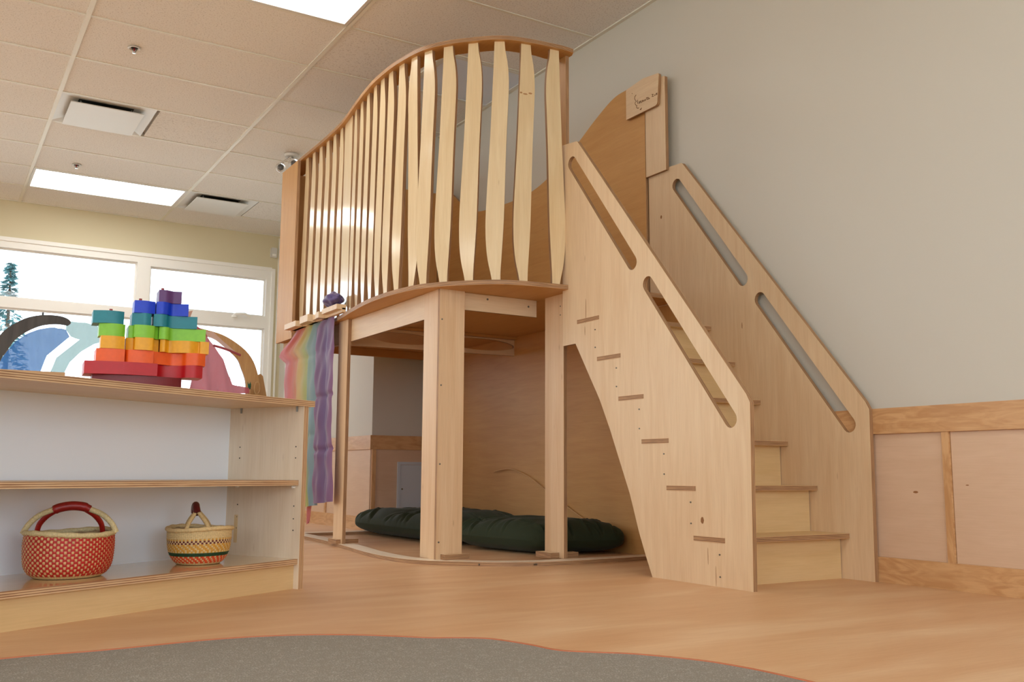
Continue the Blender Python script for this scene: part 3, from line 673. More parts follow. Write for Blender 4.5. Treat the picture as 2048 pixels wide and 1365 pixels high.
# ================================================================== BOOKSHELF (turned 29.8 degrees)
TH = math.radians(29.77); P0 = Vector((1.111, 3.149, 0)); U = Vector((math.cos(TH), math.sin(TH), 0)); V = Vector((-math.sin(TH), math.cos(TH), 0))
def uvz(u, v, z): return P0 + U*u + V*v + Vector((0, 0, z))
BS = thing('shelf_unit', uvz(-.8, .17, 0), 'low pale plywood shelf unit holding two baskets, topped by toy blocks', 'shelf')
def sboard(name, u, v, z, thin, grain, mats, parent=BS):
    ax = {'u': u, 'v': v, 'z': z}; E = {'u': U, 'v': V, 'z': Vector(EZ)}
    r = [a_ for a_ in 'uvz' if a_ != thin]; a_, b_ = r
    w, h, t_ = ax[a_][1]-ax[a_][0], ax[b_][1]-ax[b_][0], ax[thin][1]-ax[thin][0]
    return MB().prism([(0, 0), (w, 0), (w, h), (0, h)], [], t_, uvz(u[0], v[0], z[0]), E[a_], E[b_], E[thin], grain='v' if grain == b_ else 'u').build(name, mats, parent)
LU = -1.92
sboard('top_board', (LU-.03, .028), (-.004, .37), (.604, .624), 'z', 'u', ('ply', 'toyedge'))
# end panel with the notch for the bottom board tenon
sboard('end_panel', (-.022, 0), (0, .345), (0, .604), 'u', 'z', ('cabinet', 'toyedge'))
sboard('end_panel', (LU, LU+.022), (0, .345), (0, .604), 'u', 'z', ('cabinet', 'toyedge'))
sboard('back_panel', (LU+.022, -.022), (.338, .352), (.05, .604), 'v', 'u', ('white', 'toyedge'))
MB().prism([(LU+.024, .012), (-.024, .012), (-.024, .325), (LU+.024, .325)], [], .017, uvz(0, 0, .339), U, V, EZ, grain='u').build('middle_shelf', ['ply', 'toyedge'], BS)
sboard('bottom_board', (LU+.022, -.022), (.006, .338), (.08, .098), 'z', 'u', ('gloss', 'toyedge'))
bb = BS.children[-1]
sboard('kick_board', (LU+.022, -.022), (.022, .040), (0, .08), 'v', 'u', ('kick', 'toyedge'))
sboard('slot_tenon', (-.0235, -.021), (.282, .297), (.14, .235), 'u', 'z', ('kick', 'kick'))
for v_ in (.03, .285):
    for z in (.19, .228, .27, .43, .468): 
        p = uvz(-.0225, v_, z); q = uvz(-.0235, v_, z); MB().tube([p, q], .0022, 8).build('pin_hole', 'dark', BS)
    MB().tube([uvz(-.022, v_, .333), uvz(-.034, v_, .333)], .004, 8).build('shelf_pin', 'vinyl', BS)
    MB().tube([uvz(-.024, v_, .586), uvz(-.025, v_, .604)], .003, 8).build('screw', 'steel', BS)

# ================================================================== BASKETS
STRAW = plain('straw', srgb(214, 186, 134), 0.7, bump=.4, bscale=220, var=.14)
STRAWG = plain('greenish_straw', srgb(204, 186, 140), 0.7, bump=.4, bscale=220, var=.18)
STRAWB = plain('ochre_straw', srgb(206, 168, 116), 0.6, bump=.4, bscale=220, var=.2)
REDS = plain('red_dyed_straw', srgb(178, 30, 22), 0.5, bump=.3, bscale=220, var=.2)
ORS = plain('orange_dyed_straw', srgb(214, 74, 30), 0.6, bump=.3, bscale=220, var=.15)
MAR = plain('maroon_dyed_straw', srgb(96, 20, 30), 0.6, var=.15); GOLD = plain('gold_dyed_straw', srgb(206, 150, 56), 0.6, bump=.3, bscale=220, var=.15)
GRN = plain('green_dyed_straw', srgb(18, 62, 34), 0.6, var=.2); LEA = plain('red_leather_wrap', srgb(150, 34, 28), 0.38, bump=.3, bscale=90, var=.2)
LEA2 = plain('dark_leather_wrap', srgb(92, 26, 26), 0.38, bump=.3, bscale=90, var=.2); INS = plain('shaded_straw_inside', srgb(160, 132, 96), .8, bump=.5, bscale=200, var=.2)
def basket(u, v, z, prof, H, cols, rows, pal, saddle, rmat, rrad, name_label, squash):
    c = uvz(u, v, z); t = thing('woven_basket', c, name_label, 'basket')
    R_ = cr_spline(prof, 6)
    def rad(h):
        for i in range(1, len(R_)):
            if R_[i][0] >= h: a_, b_ = R_[i-1], R_[i]; k = (h-a_[0])/(b_[0]-a_[0]+1e-9); return a_[1]+(b_[1]-a_[1])*k
        return R_[-1][1]
    SUB = 3
    mats = []
    for row_ in pal:
        for m_ in row_[1]:
            if m_ not in mats: mats.append(m_)
    def fn(a_, h):
        ph = 2*PI*a_; cx = a_*cols; cy = h*rows
        fx, fy = cx % 1, cy % 1
        par = (int(cx)+int(min(cy, rows-1e-6))) % 2
        puff = .0028*math.sin(PI*fx)*math.sin(PI*fy)*(1 if par else .75)
        r = rad(h)+puff
        zz = H*h*(1+saddle*math.cos(2*ph)*h)
        return c + U*(r*math.cos(ph)) + V*(r*squash*math.sin(ph)) + Vector((0, 0, zz))
    def mf(i, j):
        cx = i//SUB; cy = j//SUB; h = (cy+.5)/rows
        for lim, ms in pal:
            if h <= lim:
                m_ = ms[(cx+cy) % len(ms)]
                if len(ms) == 2 and ms[0] is REDS and i % SUB == 0: m_ = REDS
                return mats.index(m_)
        return 0
    body = MB().grid(cols*SUB, rows*SUB, fn, mf=mf).build('woven_body', mats, t, smooth=60)
    # inside skin and bottom
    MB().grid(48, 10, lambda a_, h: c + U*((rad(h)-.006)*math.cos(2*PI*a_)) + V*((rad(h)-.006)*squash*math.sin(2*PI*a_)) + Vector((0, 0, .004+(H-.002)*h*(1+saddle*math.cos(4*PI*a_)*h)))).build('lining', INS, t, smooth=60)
    MB().prism([((rad(0)-.002)*math.cos(2*PI*k/40), (rad(0)-.002)*squash*math.sin(2*PI*k/40)) for k in range(40)], [], .004, c, U, V, EZ).build('base', [STRAW, STRAW], t)
    bt = MB().tube([c + U*((rad(0)+.001)*math.cos(2*PI*k/48)) + V*((rad(0)+.001)*squash*math.sin(2*PI*k/48)) + Vector((0, 0, .004)) for k in range(48)], .004, 6, closed=True).build('base_coil', STRAW, t, smooth=60)
    pts = []; rr = []
    for k in range(96):
        ph = 2*PI*k/96; pts.append(c + U*(rad(1)*math.cos(ph)) + V*(rad(1)*squash*math.sin(ph)) + Vector((0, 0, H*(1+saddle*math.cos(2*ph))+.002))); rr.append(rrad*(1+.12*math.sin(ph*14)))
    MB().tube(pts, rr, 10, closed=True).build('rim', rmat, t, smooth=70)
    return t, c
def hpath(c, pts, n=5, al=0.0):
    A_ = Vector((math.cos(al), math.sin(al), 0)); B_ = Vector((-math.sin(al), math.cos(al), 0))
    return cr_spline([tuple(c + A_*a_ + B_*b_ + Vector((0, 0, z))) for a_, b_, z in pts], n)
t, c = basket(-.768, .165, .099, [(0, .086), (.10, .103), (.3, .115), (.7, .119), (1, .117)], .115, 80, 17,
    [(.07, [STRAW]), (.99, [REDS, STRAWB]), (1.01, [STRAW])], .035, STRAWG, .0072, 'round red and straw checked basket with a broad arched red wrapped handle', .88)
for sgn in (-1, 1):
    MB().tube(hpath(c, [(sgn*.116, -.02, .116), (sgn*.102, -.018, .142), (sgn*.076, -.008, .166), (sgn*.038, 0, .182)], al=-.12), .0075, 10).build('handle_strand', STRAWG, t, smooth=60)
    MB().tube(hpath(c, [(sgn*.084, .066, .114), (sgn*.078, .052, .138), (sgn*.060, .028, .161), (sgn*.036, .004, .178)], al=-.12), .0072, 10).build('handle_strand', REDS, t, smooth=60)['label'] = 'bright red wrapped handle strand'
MB().tube(hpath(c, [(-.046, 0, .176), (-.030, 0, .184), (0, 0, .189), (.030, 0, .186), (.046, 0, .179)], al=-.12), [.0105]*2+[.0125]*15+[.0105]*4, 12).build('handle_wrap', LEA, t, smooth=60)
t, c = basket(-.312, .155, .099, [(0, .064), (.1, .078), (.35, .093), (.7, .099), (1, .100)], .106, 96, 20,
    [(.05, [STRAW]), (.27, [ORS, ORS, STRAW]), (.34, [GRN]), (.40, [GOLD, STRAW]), (.58, [GOLD, GOLD, STRAW]), (.62, [MAR]), (.69, [MAR, STRAW]), (.76, [STRAW, GOLD]), (1.01, [STRAW])], -.03, STRAW, .0068, 'smaller striped basket in straw, maroon, gold and green with a narrow red topped handle', .92)
RMB = (.01, .0)
for (a_, b_) in ((-.040, -.088), (.026, -.092), (-.042, .082), (.030, .086)):
    MB().tube(hpath(c, [(a_, b_, .108), (a_*.75-.003, b_*.78, .128), (a_*.3-.008, b_*.5, .150), (-.013, b_*.34, .166)], al=-.235), .0062, 10).build('handle_strand', STRAW, t, smooth=60)
MB().tube(hpath(c, [(-.010, -.040, .154), (-.014, -.026, .170), (-.016, 0, .179), (-.018, .026, .171), (-.018, .040, .156)], al=-.235), [.0115]*21, 12).build('handle_wrap', LEA2, t, smooth=60)

# ================================================================== TOY STACKING BLOCKS
HL = .0374; ZB = .6245
TA = math.radians(-4.4); TU = Vector((math.cos(TA), math.sin(TA), 0)); TV = Vector((-math.sin(TA), math.cos(TA), 0)); T0 = Vector((.558, 3.027, 0))-TV*.045
def tuv(a_, b_, z): return T0 + TU*a_ + TV*b_ + Vector((0, 0, z))
def paint(n, r, g, b_): return plain(n, srgb(r, g, b_), 0.45, bump=.04, bscale=90, var=.05)
PC = {'base': paint('dark_red_stain', 112, 24, 32), 'red': paint('red_stain', 176, 18, 28), 'orange': paint('orange_stain', 226, 88, 20), 'yellow': paint('yellow_stain', 226, 160, 24),
      'green': paint('lime_green_stain', 128, 192, 52), 'teal': paint('teal_stain', 28, 124, 138), 'blue': paint('blue_stain', 10, 58, 196), 'purple': paint('purple_stain', 92, 52, 108)}
PEG = paint('peg_red', 150, 50, 48)
def pu(px): return -.175+(px-167)*.001395
def wavy(pts, depth, back=None):
    """front outline (px, bulge) left to right, closed by a back edge"""
    f = cr_spline([(pu(x), -b_*1.35) for x, b_ in pts], 5)
    bk = [(pu(pts[-1][0]), depth-pts[-1][1]*.6), (pu(pts[0][0]), depth-pts[0][1]*.6)]
    return f + bk
def block(color, layer, pts, depth, label, peg=None):
    z = ZB+HL*layer
    cu = sum(pu(x) for x, _ in pts)/len(pts)
    t = thing('toy_block', tuv(cu, .02, z), label, 'toy block', 'rainbow stacking blocks')
    MB().prism(wavy(pts, depth), [], HL-.0004, tuv(0, 0, z+.0002), TU, TV, EZ).build('block', [PC[color], PC[color]], t, smooth=35)
    if peg:
        p = tuv(pu(peg), depth*.5-.01, z+HL-.001); MB().tube([p, p+Vector((0, 0, .011))], .0045, 12).build('peg', PEG, t, smooth=50)
    return t
B = block
B('base', 0, [(184, -.012), (220, .004), (275, .012), (330, .004), (362, -.012)], .09, 'dark red crescent block at the very bottom of the toy stack')
B('red', 1, [(167, .006), (190, .012), (237, .018), (245, .020), (309, .014)], .10, 'long red block on the left of the bottom dark red block')
B('red', 1, [(310, .002), (322, -.012), (345, -.012), (360, -.002), (368, .012), (385, .018), (402, .010)], .075, 'red wavy block on the right, below the orange one')
B('orange', 2, [(188, .006), (215, .014), (243, .012)], .09, 'orange block at the left end of the toy stack')
B('orange', 2, [(244, .000), (252, .012), (275, .016), (300, .012)], .09, 'flat faced orange block in the middle of the toy stack')
B('orange', 2, [(301, .004), (322, -.004), (342, -.012), (360, -.004), (368, .010), (388, .018), (407, .008)], .075, 'wavy orange block on the right of the toy stack')
B('yellow', 3, [(195, .010), (220, .016), (242, .010)], .05, 'yellow block at the left end with a peg hole', peg=231)
B('yellow', 3, [(245, -.006), (258, .0), (262, .0), (263, .018), (296, .018), (297, .0), (311, -.006)], .07, 'yellow block in the middle with a raised square front')
B('yellow', 3, [(313, .004), (322, .008), (332, -.006), (352, .004), (372, .010), (392, .002), (396, .010), (413, .010)], .08, 'yellow wavy block on the right of the toy stack')
B('green', 4, [(191, -.002), (212, .010), (232, .008), (242, .0)], .05, 'lime green block under the curved teal block')
B('green', 4, [(249, -.004), (258, .0), (259, .014), (278, .020), (298, .014), (300, .006), (308, .0)], .085, 'lime green block in the middle with a stepped front and peg', peg=277)
B('green', 4, [(309, .006), (318, .012), (328, .008), (336, -.006), (362, -.002), (405, .010)], .08, 'lime green wavy block on the right below the teal one')
B('teal', 5, [(178, -.002), (205, .010), (225, .010), (238, .004)], .07, 'teal curved block sticking out at the left end of the stack', peg=213)
B('teal', 5, [(254, .0), (268, .006), (280, .012), (292, .006)], .07, 'small teal block in the middle under the blue one')
B('teal', 5, [(297, .006), (310, .014), (322, .010), (332, -.004), (360, .0), (386, .010)], .08, 'teal wavy block on the right of the toy stack')
B('blue', 6, [(257, .006), (280, .010), (299, .004)], .06, 'blue block on the left near the top with a peg', peg=270)
B('blue', 6, [(301, .008), (312, .016), (324, .010), (334, -.004), (350, .0), (367, .008)], .078, 'blue wavy block on the right near the top')
B('purple', 7, [(305, .006), (320, .010), (335, .0), (352, .004)], .06, 'purple block on top of the toy stack', peg=314)
t = thing('wooden_wedge', tuv(pu(371), .04, ZB+HL*6), 'tiny pinkish wooden wedge behind the blue toy block', 'toy')
MB().prism([(0, 0), (.006, .0), (.014, .026), (-.004, .02)], [], .012, tuv(pu(370), .03, ZB+HL*6-.0004), TU, EZ, TV).build('wedge', [plain('pink_wood', srgb(226, 170, 140), .6)]*2, t)

# ================================================================== GREEN FLOOR CUSHION
GC = cloth('dark_green_cotton', srgb(44, 53, 34), rough=0.8, sheen=0.05)
GC.node_tree.nodes['Principled BSDF'].inputs['Specular IOR Level'].default_value = 0.25
def cushion(name, quad, H, seed, label, creases, amp=1.0):
    rnd = random.Random(seed); q = [Vector(p) for p in quad]
    cx = sum((p for p in q), Vector((0, 0)))/4
    t = MB()
    waves = [(rnd.uniform(5, 15), rnd.uniform(-6, 6), rnd.uniform(0, 6), rnd.uniform(.3, 1)) for _ in range(8)]
    cz = []
    for _ in range(34):
        e = rnd.randrange(4); t0 = rnd.uniform(.04, .96); d0 = rnd.uniform(-.06, .06)
        p = [(t0, 0), (t0, 1), (0, t0), (1, t0)][e]; dr = [(rnd.uniform(-.5, .5), 1), (rnd.uniform(-.5, .5), -1), (1, rnd.uniform(-.5, .5)), (-1, rnd.uniform(-.5, .5))][e]
        l = math.hypot(*dr); cz.append((p[0], p[1], dr[0]/l, dr[1]/l, rnd.uniform(.12, .4), rnd.uniform(.008, .018), rnd.uniform(.05, .13), rnd.uniform(-2, 2)))
    def crease(a_, b_):
        t_ = 0
        for px_, py_, dx_, dy_, L_, w_, h_, cv in cz:
            u_ = (a_-px_)*dx_+(b_-py_)*dy_
            if u_ < 0 or u_ > L_: continue
            v_ = -(a_-px_)*dy_+(b_-py_)*dx_ - cv*u_*u_*.4
            if abs(v_) < 4*w_: t_ += h_*(math.exp(-((v_-w_*1.3)/w_)**2)*.7-math.exp(-(v_/w_)**2))*min(1, u_*30)*(1-u_/L_)
        return t_
    def prof(d): return max(0.0, 1-abs(d)**5.0)**.5
    def P2(a_, b_):
        k = .02*(math.sin(PI*a_)+math.sin(PI*b_))
        # superellipse-ish rounding of the corners
        x = 2*a_-1; y = 2*b_-1; s_ = 1-.055*(abs(x)**6)*(abs(y)**6)*2
        a2 = .5+x*s_*.5; b2 = .5+y*s_*.5
        return q[0]*(1-a2)*(1-b2)+q[1]*a2*(1-b2)+q[2]*a2*b2+q[3]*(1-a2)*b2
    def fn(sign):
        def f(a_, b_):
            x = 2*a_-1; y = 2*b_-1; p = P2(a_, b_); h = prof(x)*prof(y)
            w = sum(m_*math.sin(kx*a_*2+ky*b_*2+ph_) for kx, ky, ph_, m_ in waves)/8
            edge = max(0, min(1, min(1-abs(x), 1-abs(y))/.06))*math.exp(-min(1-abs(x), 1-abs(y))/.30)
            # gathered puckers running in from the seam
            puck = edge*(math.sin(a_*64+3*math.sin(b_*9+seed)+2*math.sin(a_*11))*.5*(abs(y) > abs(x)) + math.sin(b_*44+3*math.sin(a_*9+seed)+2*math.sin(b_*8))*.5*(abs(x) >= abs(y)))
            cr_ = sum(-dd*math.exp(-((a_*ca+b_*cb-cc)/ww)**2) for ca, cb, cc, ww, dd in creases)
            top = H*(.42+.58*h*(1+.20*w*amp+cr_)+.05*puck*h*amp+(crease(a_, b_) if sign > 0 else 0))
            return (p.x, p.y, top if sign > 0 else max(.003, H*(.42-.42*h)+.003))
        return f
    t.grid(150, 150, fn(1)); t.grid(60, 60, fn(-1))
    o = t.build(name, GC, smooth=80); tag(o, label, 'cushion', 'green floor cushions'); 
    return o
cushion('floor_cushion', [(2.37, 4.50), (2.94, 4.52), (2.94, 5.72), (2.33, 5.84)], .172, 3, 'dark green floor cushion, farther one, pointing towards the window wall', [(1, .2, .55, .06, .25), (.3, 1, .6, .05, .2)])
cushion('floor_cushion', [(2.35, 4.47), (2.47, 3.84), (2.95, 3.70), (2.95, 4.49)], .165, 5, 'dark green floor cushion, nearer one, beside the stair cut-out', [(1, -.4, .2, .08, .18)], .7)
# pale cord against the back panel
cd = MB().tube(cr_spline([(2.95, 5.04, .39), (2.955, 4.945, .403), (2.955, 4.831, .403), (2.955, 4.667, .366), (2.955, 4.537, .314), (2.955, 4.325, .227), (2.955, 4.155, .16), (2.955, 4.05, .12)], 6), .0035, 8).build('cord', plain('tan_cord', srgb(206, 160, 106), .6), smooth=60)
tag(cd, 'thin tan cord curving down the plywood behind the cushions', 'cord')

# ================================================================== PEG RACK AND PLAY SILKS ON THE LOFT EDGE
RK = thing('peg_rack', (1.82, 5.2, 1.2), 'notched wooden rack on the loft edge holding the play silks', 'rack')
MB().box((1.806, 1.826), (4.66, 5.50), (1.207, 1.230), grain='y').build('rail', 'ply', RK)
for (ya, yb, xa, z0_, z1_) in [(4.66, 4.88, 1.775, 1.222, 1.248), (4.90, 4.95, 1.765, 1.207, 1.240), (4.96, 5.04, 1.782, 1.212, 1.238), (5.05, 5.18, 1.757, 1.207, 1.246), (5.20, 5.25, 1.78, 1.214, 1.256), (5.26, 5.46, 1.76, 1.207, 1.238)]:
    MB().prism(rounded([(xa, ya), (1.828, ya), (1.828, yb), (xa, yb)], .003, 2), [], z1_-z0_, (0, 0, z0_), EX, EY, EZ).build('peg', ['ply', 'ply'], RK)
SKY = 1.0195
def silk(name, mat, y_top, y_bot, z_top, zbot, label, pleats, amp, x=1.80, seed=1, seams=(), nu=70, nv=90, swing=0.0):
    rnd = random.Random(seed); ph = [rnd.uniform(0, 6) for _ in range(6)]
    y_top = [(a_, b_*SKY) for a_, b_ in y_top]; y_bot = [(a_, b_*SKY) for a_, b_ in y_bot]
    def sm(lst, v_):
        for i in range(1, len(lst)):
            if v_ <= lst[i][0]: a_, b_ = lst[i-1], lst[i]; k = (v_-a_[0])/(b_[0]-a_[0]); return a_[1]+(b_[1]-a_[1])*k
        return lst[-1][1]
    def fn(a_, v_):
        y0_ = sm(y_top, v_); y1_ = sm(y_bot, v_)    # left / right edges as functions of drop
        zb = zbot(a_)
        z = z_top+(zb-z_top)*v_
        g = .35+.65*min(1, v_*2.2)
        f = math.sin(a_*pleats*2*PI+ph[0]+.6*math.sin(v_*4+ph[1]))*amp*g + math.sin(a_*pleats*4.7*PI+ph[2]+v_*2)*amp*.35*g
        f += .004*math.sin(v_*34+a_*9+ph[3])*math.sin(a_*13+ph[4])
        for s_, d_ in seams: f += d_*math.exp(-((v_-s_)/.012)**2)
        yy = y0_+(y1_-y0_)*a_ + .3*f*math.cos(a_*pleats*2*PI+ph[0])
        return (x+f-swing*v_, yy, z)
    o = MB().grid(nu, nv, fn).build(name, mat, smooth=180, recalc=False)
    return tag(o, label, 'silk', 'play silks hanging on the loft edge')
PUR = cloth('purple_silk', srgb(112, 74, 120), transl=.22, transp=.02, rough=.5, ramp_stops=[(0, srgb(124, 86, 126)), (.35, srgb(108, 74, 118)), (.6, srgb(96, 78, 134)), (1, srgb(128, 86, 126))])
RAIN = cloth('rainbow_silk', srgb(200, 120, 120), transl=.4, transp=.06, rough=.5, ramp_stops=[(0, srgb(226, 150, 166)), (.18, srgb(216, 116, 122)), (.34, srgb(222, 146, 108)), (.48, srgb(218, 188, 118)), (.6, srgb(180, 192, 116)), (.72, srgb(136, 176, 158)), (.84, srgb(132, 166, 178)), (1, srgb(134, 160, 178))])
silk('play_silk', RAIN, [(0, 5.34), (.05, 5.46), (.10, 5.62), (.125, 5.66), (.17, 5.54), (.3, 5.54), (.7, 5.50), (1, 5.30)], [(0, 4.92), (.1, 4.92), (.3, 4.92), (1, 4.93)], 1.212, lambda a_: .205-.03*(1-a_), 'rainbow dyed silk fading from pink and red through yellow to blue', 3.2, .010, x=1.828, seed=4, seams=((.18, .004), (.62, .006)))
silk('play_silk', PUR, [(0, 4.88), (.04, 4.98), (.2, 5.0), (.6, 4.98), (.9, 4.97), (1, 4.95)], [(0, 4.73), (.05, 4.72), (.6, 4.71), (.85, 4.68), (1, 4.67)], 1.216, lambda a_: .212+.02*a_, 'purple silk hanging nearest the loft post', 1.6, .011, x=1.822, seed=9, seams=((.18, .003), (.43, .008), (.72, .009)))
MB().grid(14, 20, lambda a_, v_: (1.872+.006*math.sin(a_*9+v_*4), 5.32-.26*v_*.3-(.03+.20*(1-v_))*a_+.02*v_, .40-.31*v_+.02*a_)).build('loose_corner', cloth('pink_silk_corner', srgb(206, 120, 120), transl=.3, rough=.5), [o_ for o_ in COL.objects if o_.name == 'play_silk'][0], smooth=180, recalc=False)
# crumpled purple bundle on the rack
def bundle(a_, b_):
    th_ = 2*PI*a_; ph_ = PI*b_
    r = .058*(1+.09*math.sin(5*th_+3*ph_)*math.sin(ph_)+.06*math.sin(9*th_-4*ph_)*math.sin(ph_)+.05*math.cos(7*ph_))
    return (1.80+r*.8*math.sin(ph_)*math.cos(th_), 4.78+r*1.5*math.sin(ph_)*math.sin(th_), 1.249+.036+r*.62*math.cos(ph_)+.012*math.exp(-(b_/.12)**2))
o = MB().grid(40, 24, bundle).build('silk_bundle', cloth('deep_purple_silk', srgb(70, 52, 108), rough=.4), smooth=80); tag(o, 'crumpled dark purple silk bundle on top of the rack', 'silk')

# ================================================================== PLAYSTANDS AND CANOPY SILKS NEAR THE WINDOWS
YP = 6.5
STW = wood('playstand_wood', srgb(206, 168, 116), srgb(190, 148, 98), contrast=.7)
SILW = wood('silhouette_playstand_wood', srgb(84, 82, 80), srgb(60, 58, 58), contrast=.7, rough=.6)  # same wood, its backlit silhouette against the windows put into the colour
def flat(name, pts, y, t_, mats, parent, holes=()): return MB().prism(pts, list(holes), t_, (0, y, 0), EX, EZ, EY, grain='v').build(name, mats, parent)
PS = thing('playstand', (1.85, YP, 0), 'pale wooden playstand with a curved arm, beside the pink canopy silk', 'playstand')
aR = cr_spline([(1.42, 1.345), (1.498, 1.334), (1.567, 1.322), (1.662, 1.301), (1.747, 1.262), (1.835, 1.2), (1.89, 1.13), (1.923, 1.047), (1.934, .991), (1.936, .80)], 4)
iR = cr_spline([(1.852, .80), (1.848, .903), (1.841, .995), (1.81, 1.078), (1.776, 1.145), (1.691, 1.218), (1.612, 1.27), (1.50, 1.285), (1.42, 1.29)], 4)
flat('curved_arm', aR+iR, YP, .022, [STW, 'edge'], PS)
flat('side_frame', rounded([(1.88, 0), (2.04, 0), (2.004, .892), (1.972, 1.036), (1.954, 1.053), (1.928, 1.037), (1.90, .9)], .01), YP+.04, .022, [STW, 'edge'], PS)
flat('side_frame', rounded([(1.852, 0), (1.936, 0), (1.936, .80), (1.852, .80)], .002), YP, .022, [STW, 'edge'], PS)
MB().box((1.80, 2.0), (YP+.03, YP+.039), (.872, .896), grain='x').build('shelf', STW, PS)
MB().box((1.80, 1.92), (YP-.10, YP-.002), (.872, .896), grain='x').build('shelf', STW, PS)
flat('leg', [(1.80, 0), (1.83, 0), (1.83, .872), (1.80, .872)], YP-.10, .02, [STW, 'edge'], PS)
flat('leg', [(1.89, 0), (1.92, 0), (1.92, .872), (1.89, .872)], YP-.10, .02, [STW, 'edge'], PS)
flat('side_frame', [(1.36, 0), (1.42, 0), (1.42, 1.345), (1.36, 1.345)], YP, .022, [STW, 'edge'], PS)
PS2 = thing('playstand', (.3, YP, 0), 'dark silhouetted playstand arm curving over the blue canopy silk', 'playstand')
aL = cr_spline([(.27, .80), (.285, 1.0), (.31, 1.11), (.348, 1.189), (.387, 1.235), (.47, 1.297), (.559, 1.327), (.649, 1.332), (.700, 1.322), (.725, 1.305), (.729, 1.288)], 4)
iL = cr_spline([(.715, 1.276), (.652, 1.28), (.572, 1.265), (.497, 1.225), (.435, 1.171), (.396, 1.107), (.359, 1.032), (.345, .93), (.34, .80)], 4)
flat('curved_arm', aL+iL, YP-.03, .022, [SILW, SILW], PS2)
flat('side_frame', [(.27, 0), (.34, 0), (.34, .80), (.27, .80)], YP-.03, .022, [SILW, SILW], PS2)
MB().box((.27, .72), (YP+.0, YP+.1), (.955, .985), grain='x').build('shelf', STW, PS2)
for x in (.28, .68): flat('leg', [(x, 0), (x+.03, 0), (x+.03, .955), (x, .955)], YP+.02, .02, [STW, STW], PS2)
MB().tube([(.57, YP-.02, 1.325), (.57, YP-.02, 1.345)], .006, 8).build('knob', SILW, PS2)
BLU = cloth('blue_canopy_silk', srgb(72, 128, 196), transl=.55, transp=.05, rough=.6)
PAL = cloth('pale_teal_canopy_silk', srgb(140, 180, 180), transl=.55, transp=.08, rough=.6)
PNK = cloth('pink_canopy_silk', srgb(182, 88, 96), transl=.32, transp=.02, rough=.6)
PNS = cloth('sheer_pink_silk', srgb(240, 222, 228), transl=.5, transp=.45, rough=.6)
def sheet(outline, y, mat, parent, name, ripple=.012, fr=60, slope=0.0, res=.02):
    """hanging fabric: a fine triangulated sheet with vertical ripples"""
    b = bmesh.new()
    xs = [p[0] for p in outline]; zs = [p[1] for p in outline]
    n0 = int((max(xs)-min(xs))/res)+1; n1 = int((max(zs)-min(zs))/res)+1
    vs_ = [b.verts.new((p[0], 0, p[1])) for p in outline]
    tr = tessellate_polygon([[Vector((p[0], p[1], 0)) for p in outline]])
    for t3 in tr:
        try: b.faces.new([vs_[i] for i in t3])
        except ValueError: pass
    for k in range(n0):
        x = min(xs)+res*(k+.5); g = b.verts[:]+b.edges[:]+b.faces[:]; bmesh.ops.bisect_plane(b, geom=g, plane_co=(x, 0, 0), plane_no=(1, 0, 0))
    for k in range(n1):
        z = min(zs)+res*2*(k+.5); g = b.verts[:]+b.edges[:]+b.faces[:]; bmesh.ops.bisect_plane(b, geom=g, plane_co=(0, 0, z), plane_no=(0, 0, 1))
    for v_ in b.verts:
        x, _, z = v_.co; v_.co.y = y + ripple*math.sin(x*fr+2*math.sin(z*6)) + ripple*.5*math.sin(x*fr*2.3+z*8) + slope*(z-max(zs))
    me = bpy.data.meshes.new(name); b.to_mesh(me); b.free(); me.materials.append(mat); me.shade_smooth()
    o = bpy.data.objects.new(name, me); COL.objects.link(o)
    if parent is not None: pw(o, parent)
    return o
bl = sheet([(.345, .06), (.35, 1.02), (.40, 1.11), (.44, 1.17), (.50, 1.225), (.575, 1.262), (.652, 1.278), (.72, 1.268), (.745, 1.225), (.622, 1.096), (.585, .969), (.575, .80), (.57, .06)], YP+.12, BLU, None, 'canopy_silk', .012, 75)
tag(bl, 'translucent blue canopy silk under the dark curved arm', 'silk', 'canopy silks by the windows')
pa = sheet([(.72, 1.326), (.833, 1.325), (.93, 1.305), (1.02, 1.28), (1.02, 1.24), (.894, 1.191), (.821, 1.138), (.757, 1.064), (.722, .971), (.70, .80), (.70, .06), (.61, .06), (.63, .80), (.643, .976), (.678, 1.088), (.806, 1.214), (.752, 1.228), (.722, 1.27)], YP+.14, PAL, None, 'canopy_silk', .008, 55)
tag(pa, 'pale teal canopy silk arching towards the toy blocks', 'silk', 'canopy silks by the windows')
pk = sheet([(1.38, 1.345), (1.475, 1.338), (1.539, 1.307), (1.605, 1.208), (1.666, 1.124), (1.708, 1.029), (1.737, .959), (1.847, .94), (1.848, .905), (1.785, .90), (1.77, .06), (1.42, .06), (1.452, .90), (1.48, 1.0), (1.40, 1.06), (1.38, 1.2)], YP-.05, PNK, None, 'canopy_silk', .012, 48, slope=.03)
tag(pk, 'dusty pink canopy silk draped from the pale curved arm', 'silk', 'canopy silks by the windows')
sheet([(1.539, 1.309), (1.60, 1.302), (1.74, 1.19), (1.765, 1.175), (1.612, 1.215), (1.605, 1.21)], YP-.045, PNS, pk, 'top_flap', .004, 60)
MB().tube(cr_spline([(1.60, 1.213, 0), (1.68, 1.195, 0), (1.78, 1.163, 0)], 5) and [(x, YP-.055, z) for x, z, _ in cr_spline([(1.60, 1.213, 0), (1.68, 1.195, 0), (1.785, 1.160, 0)], 5)], .008, 8).build('hem', PNK, pk, smooth=60)
for x, l_ in ((1.69, 0), (1.725, 1)):
    MB().tube([(x, YP-.03, 1.185-.01*l_), (x+.02, YP-.03, 1.08), (x+.05, YP-.03, .95)], .0022, 6).build('drawstring', PNS, pk)
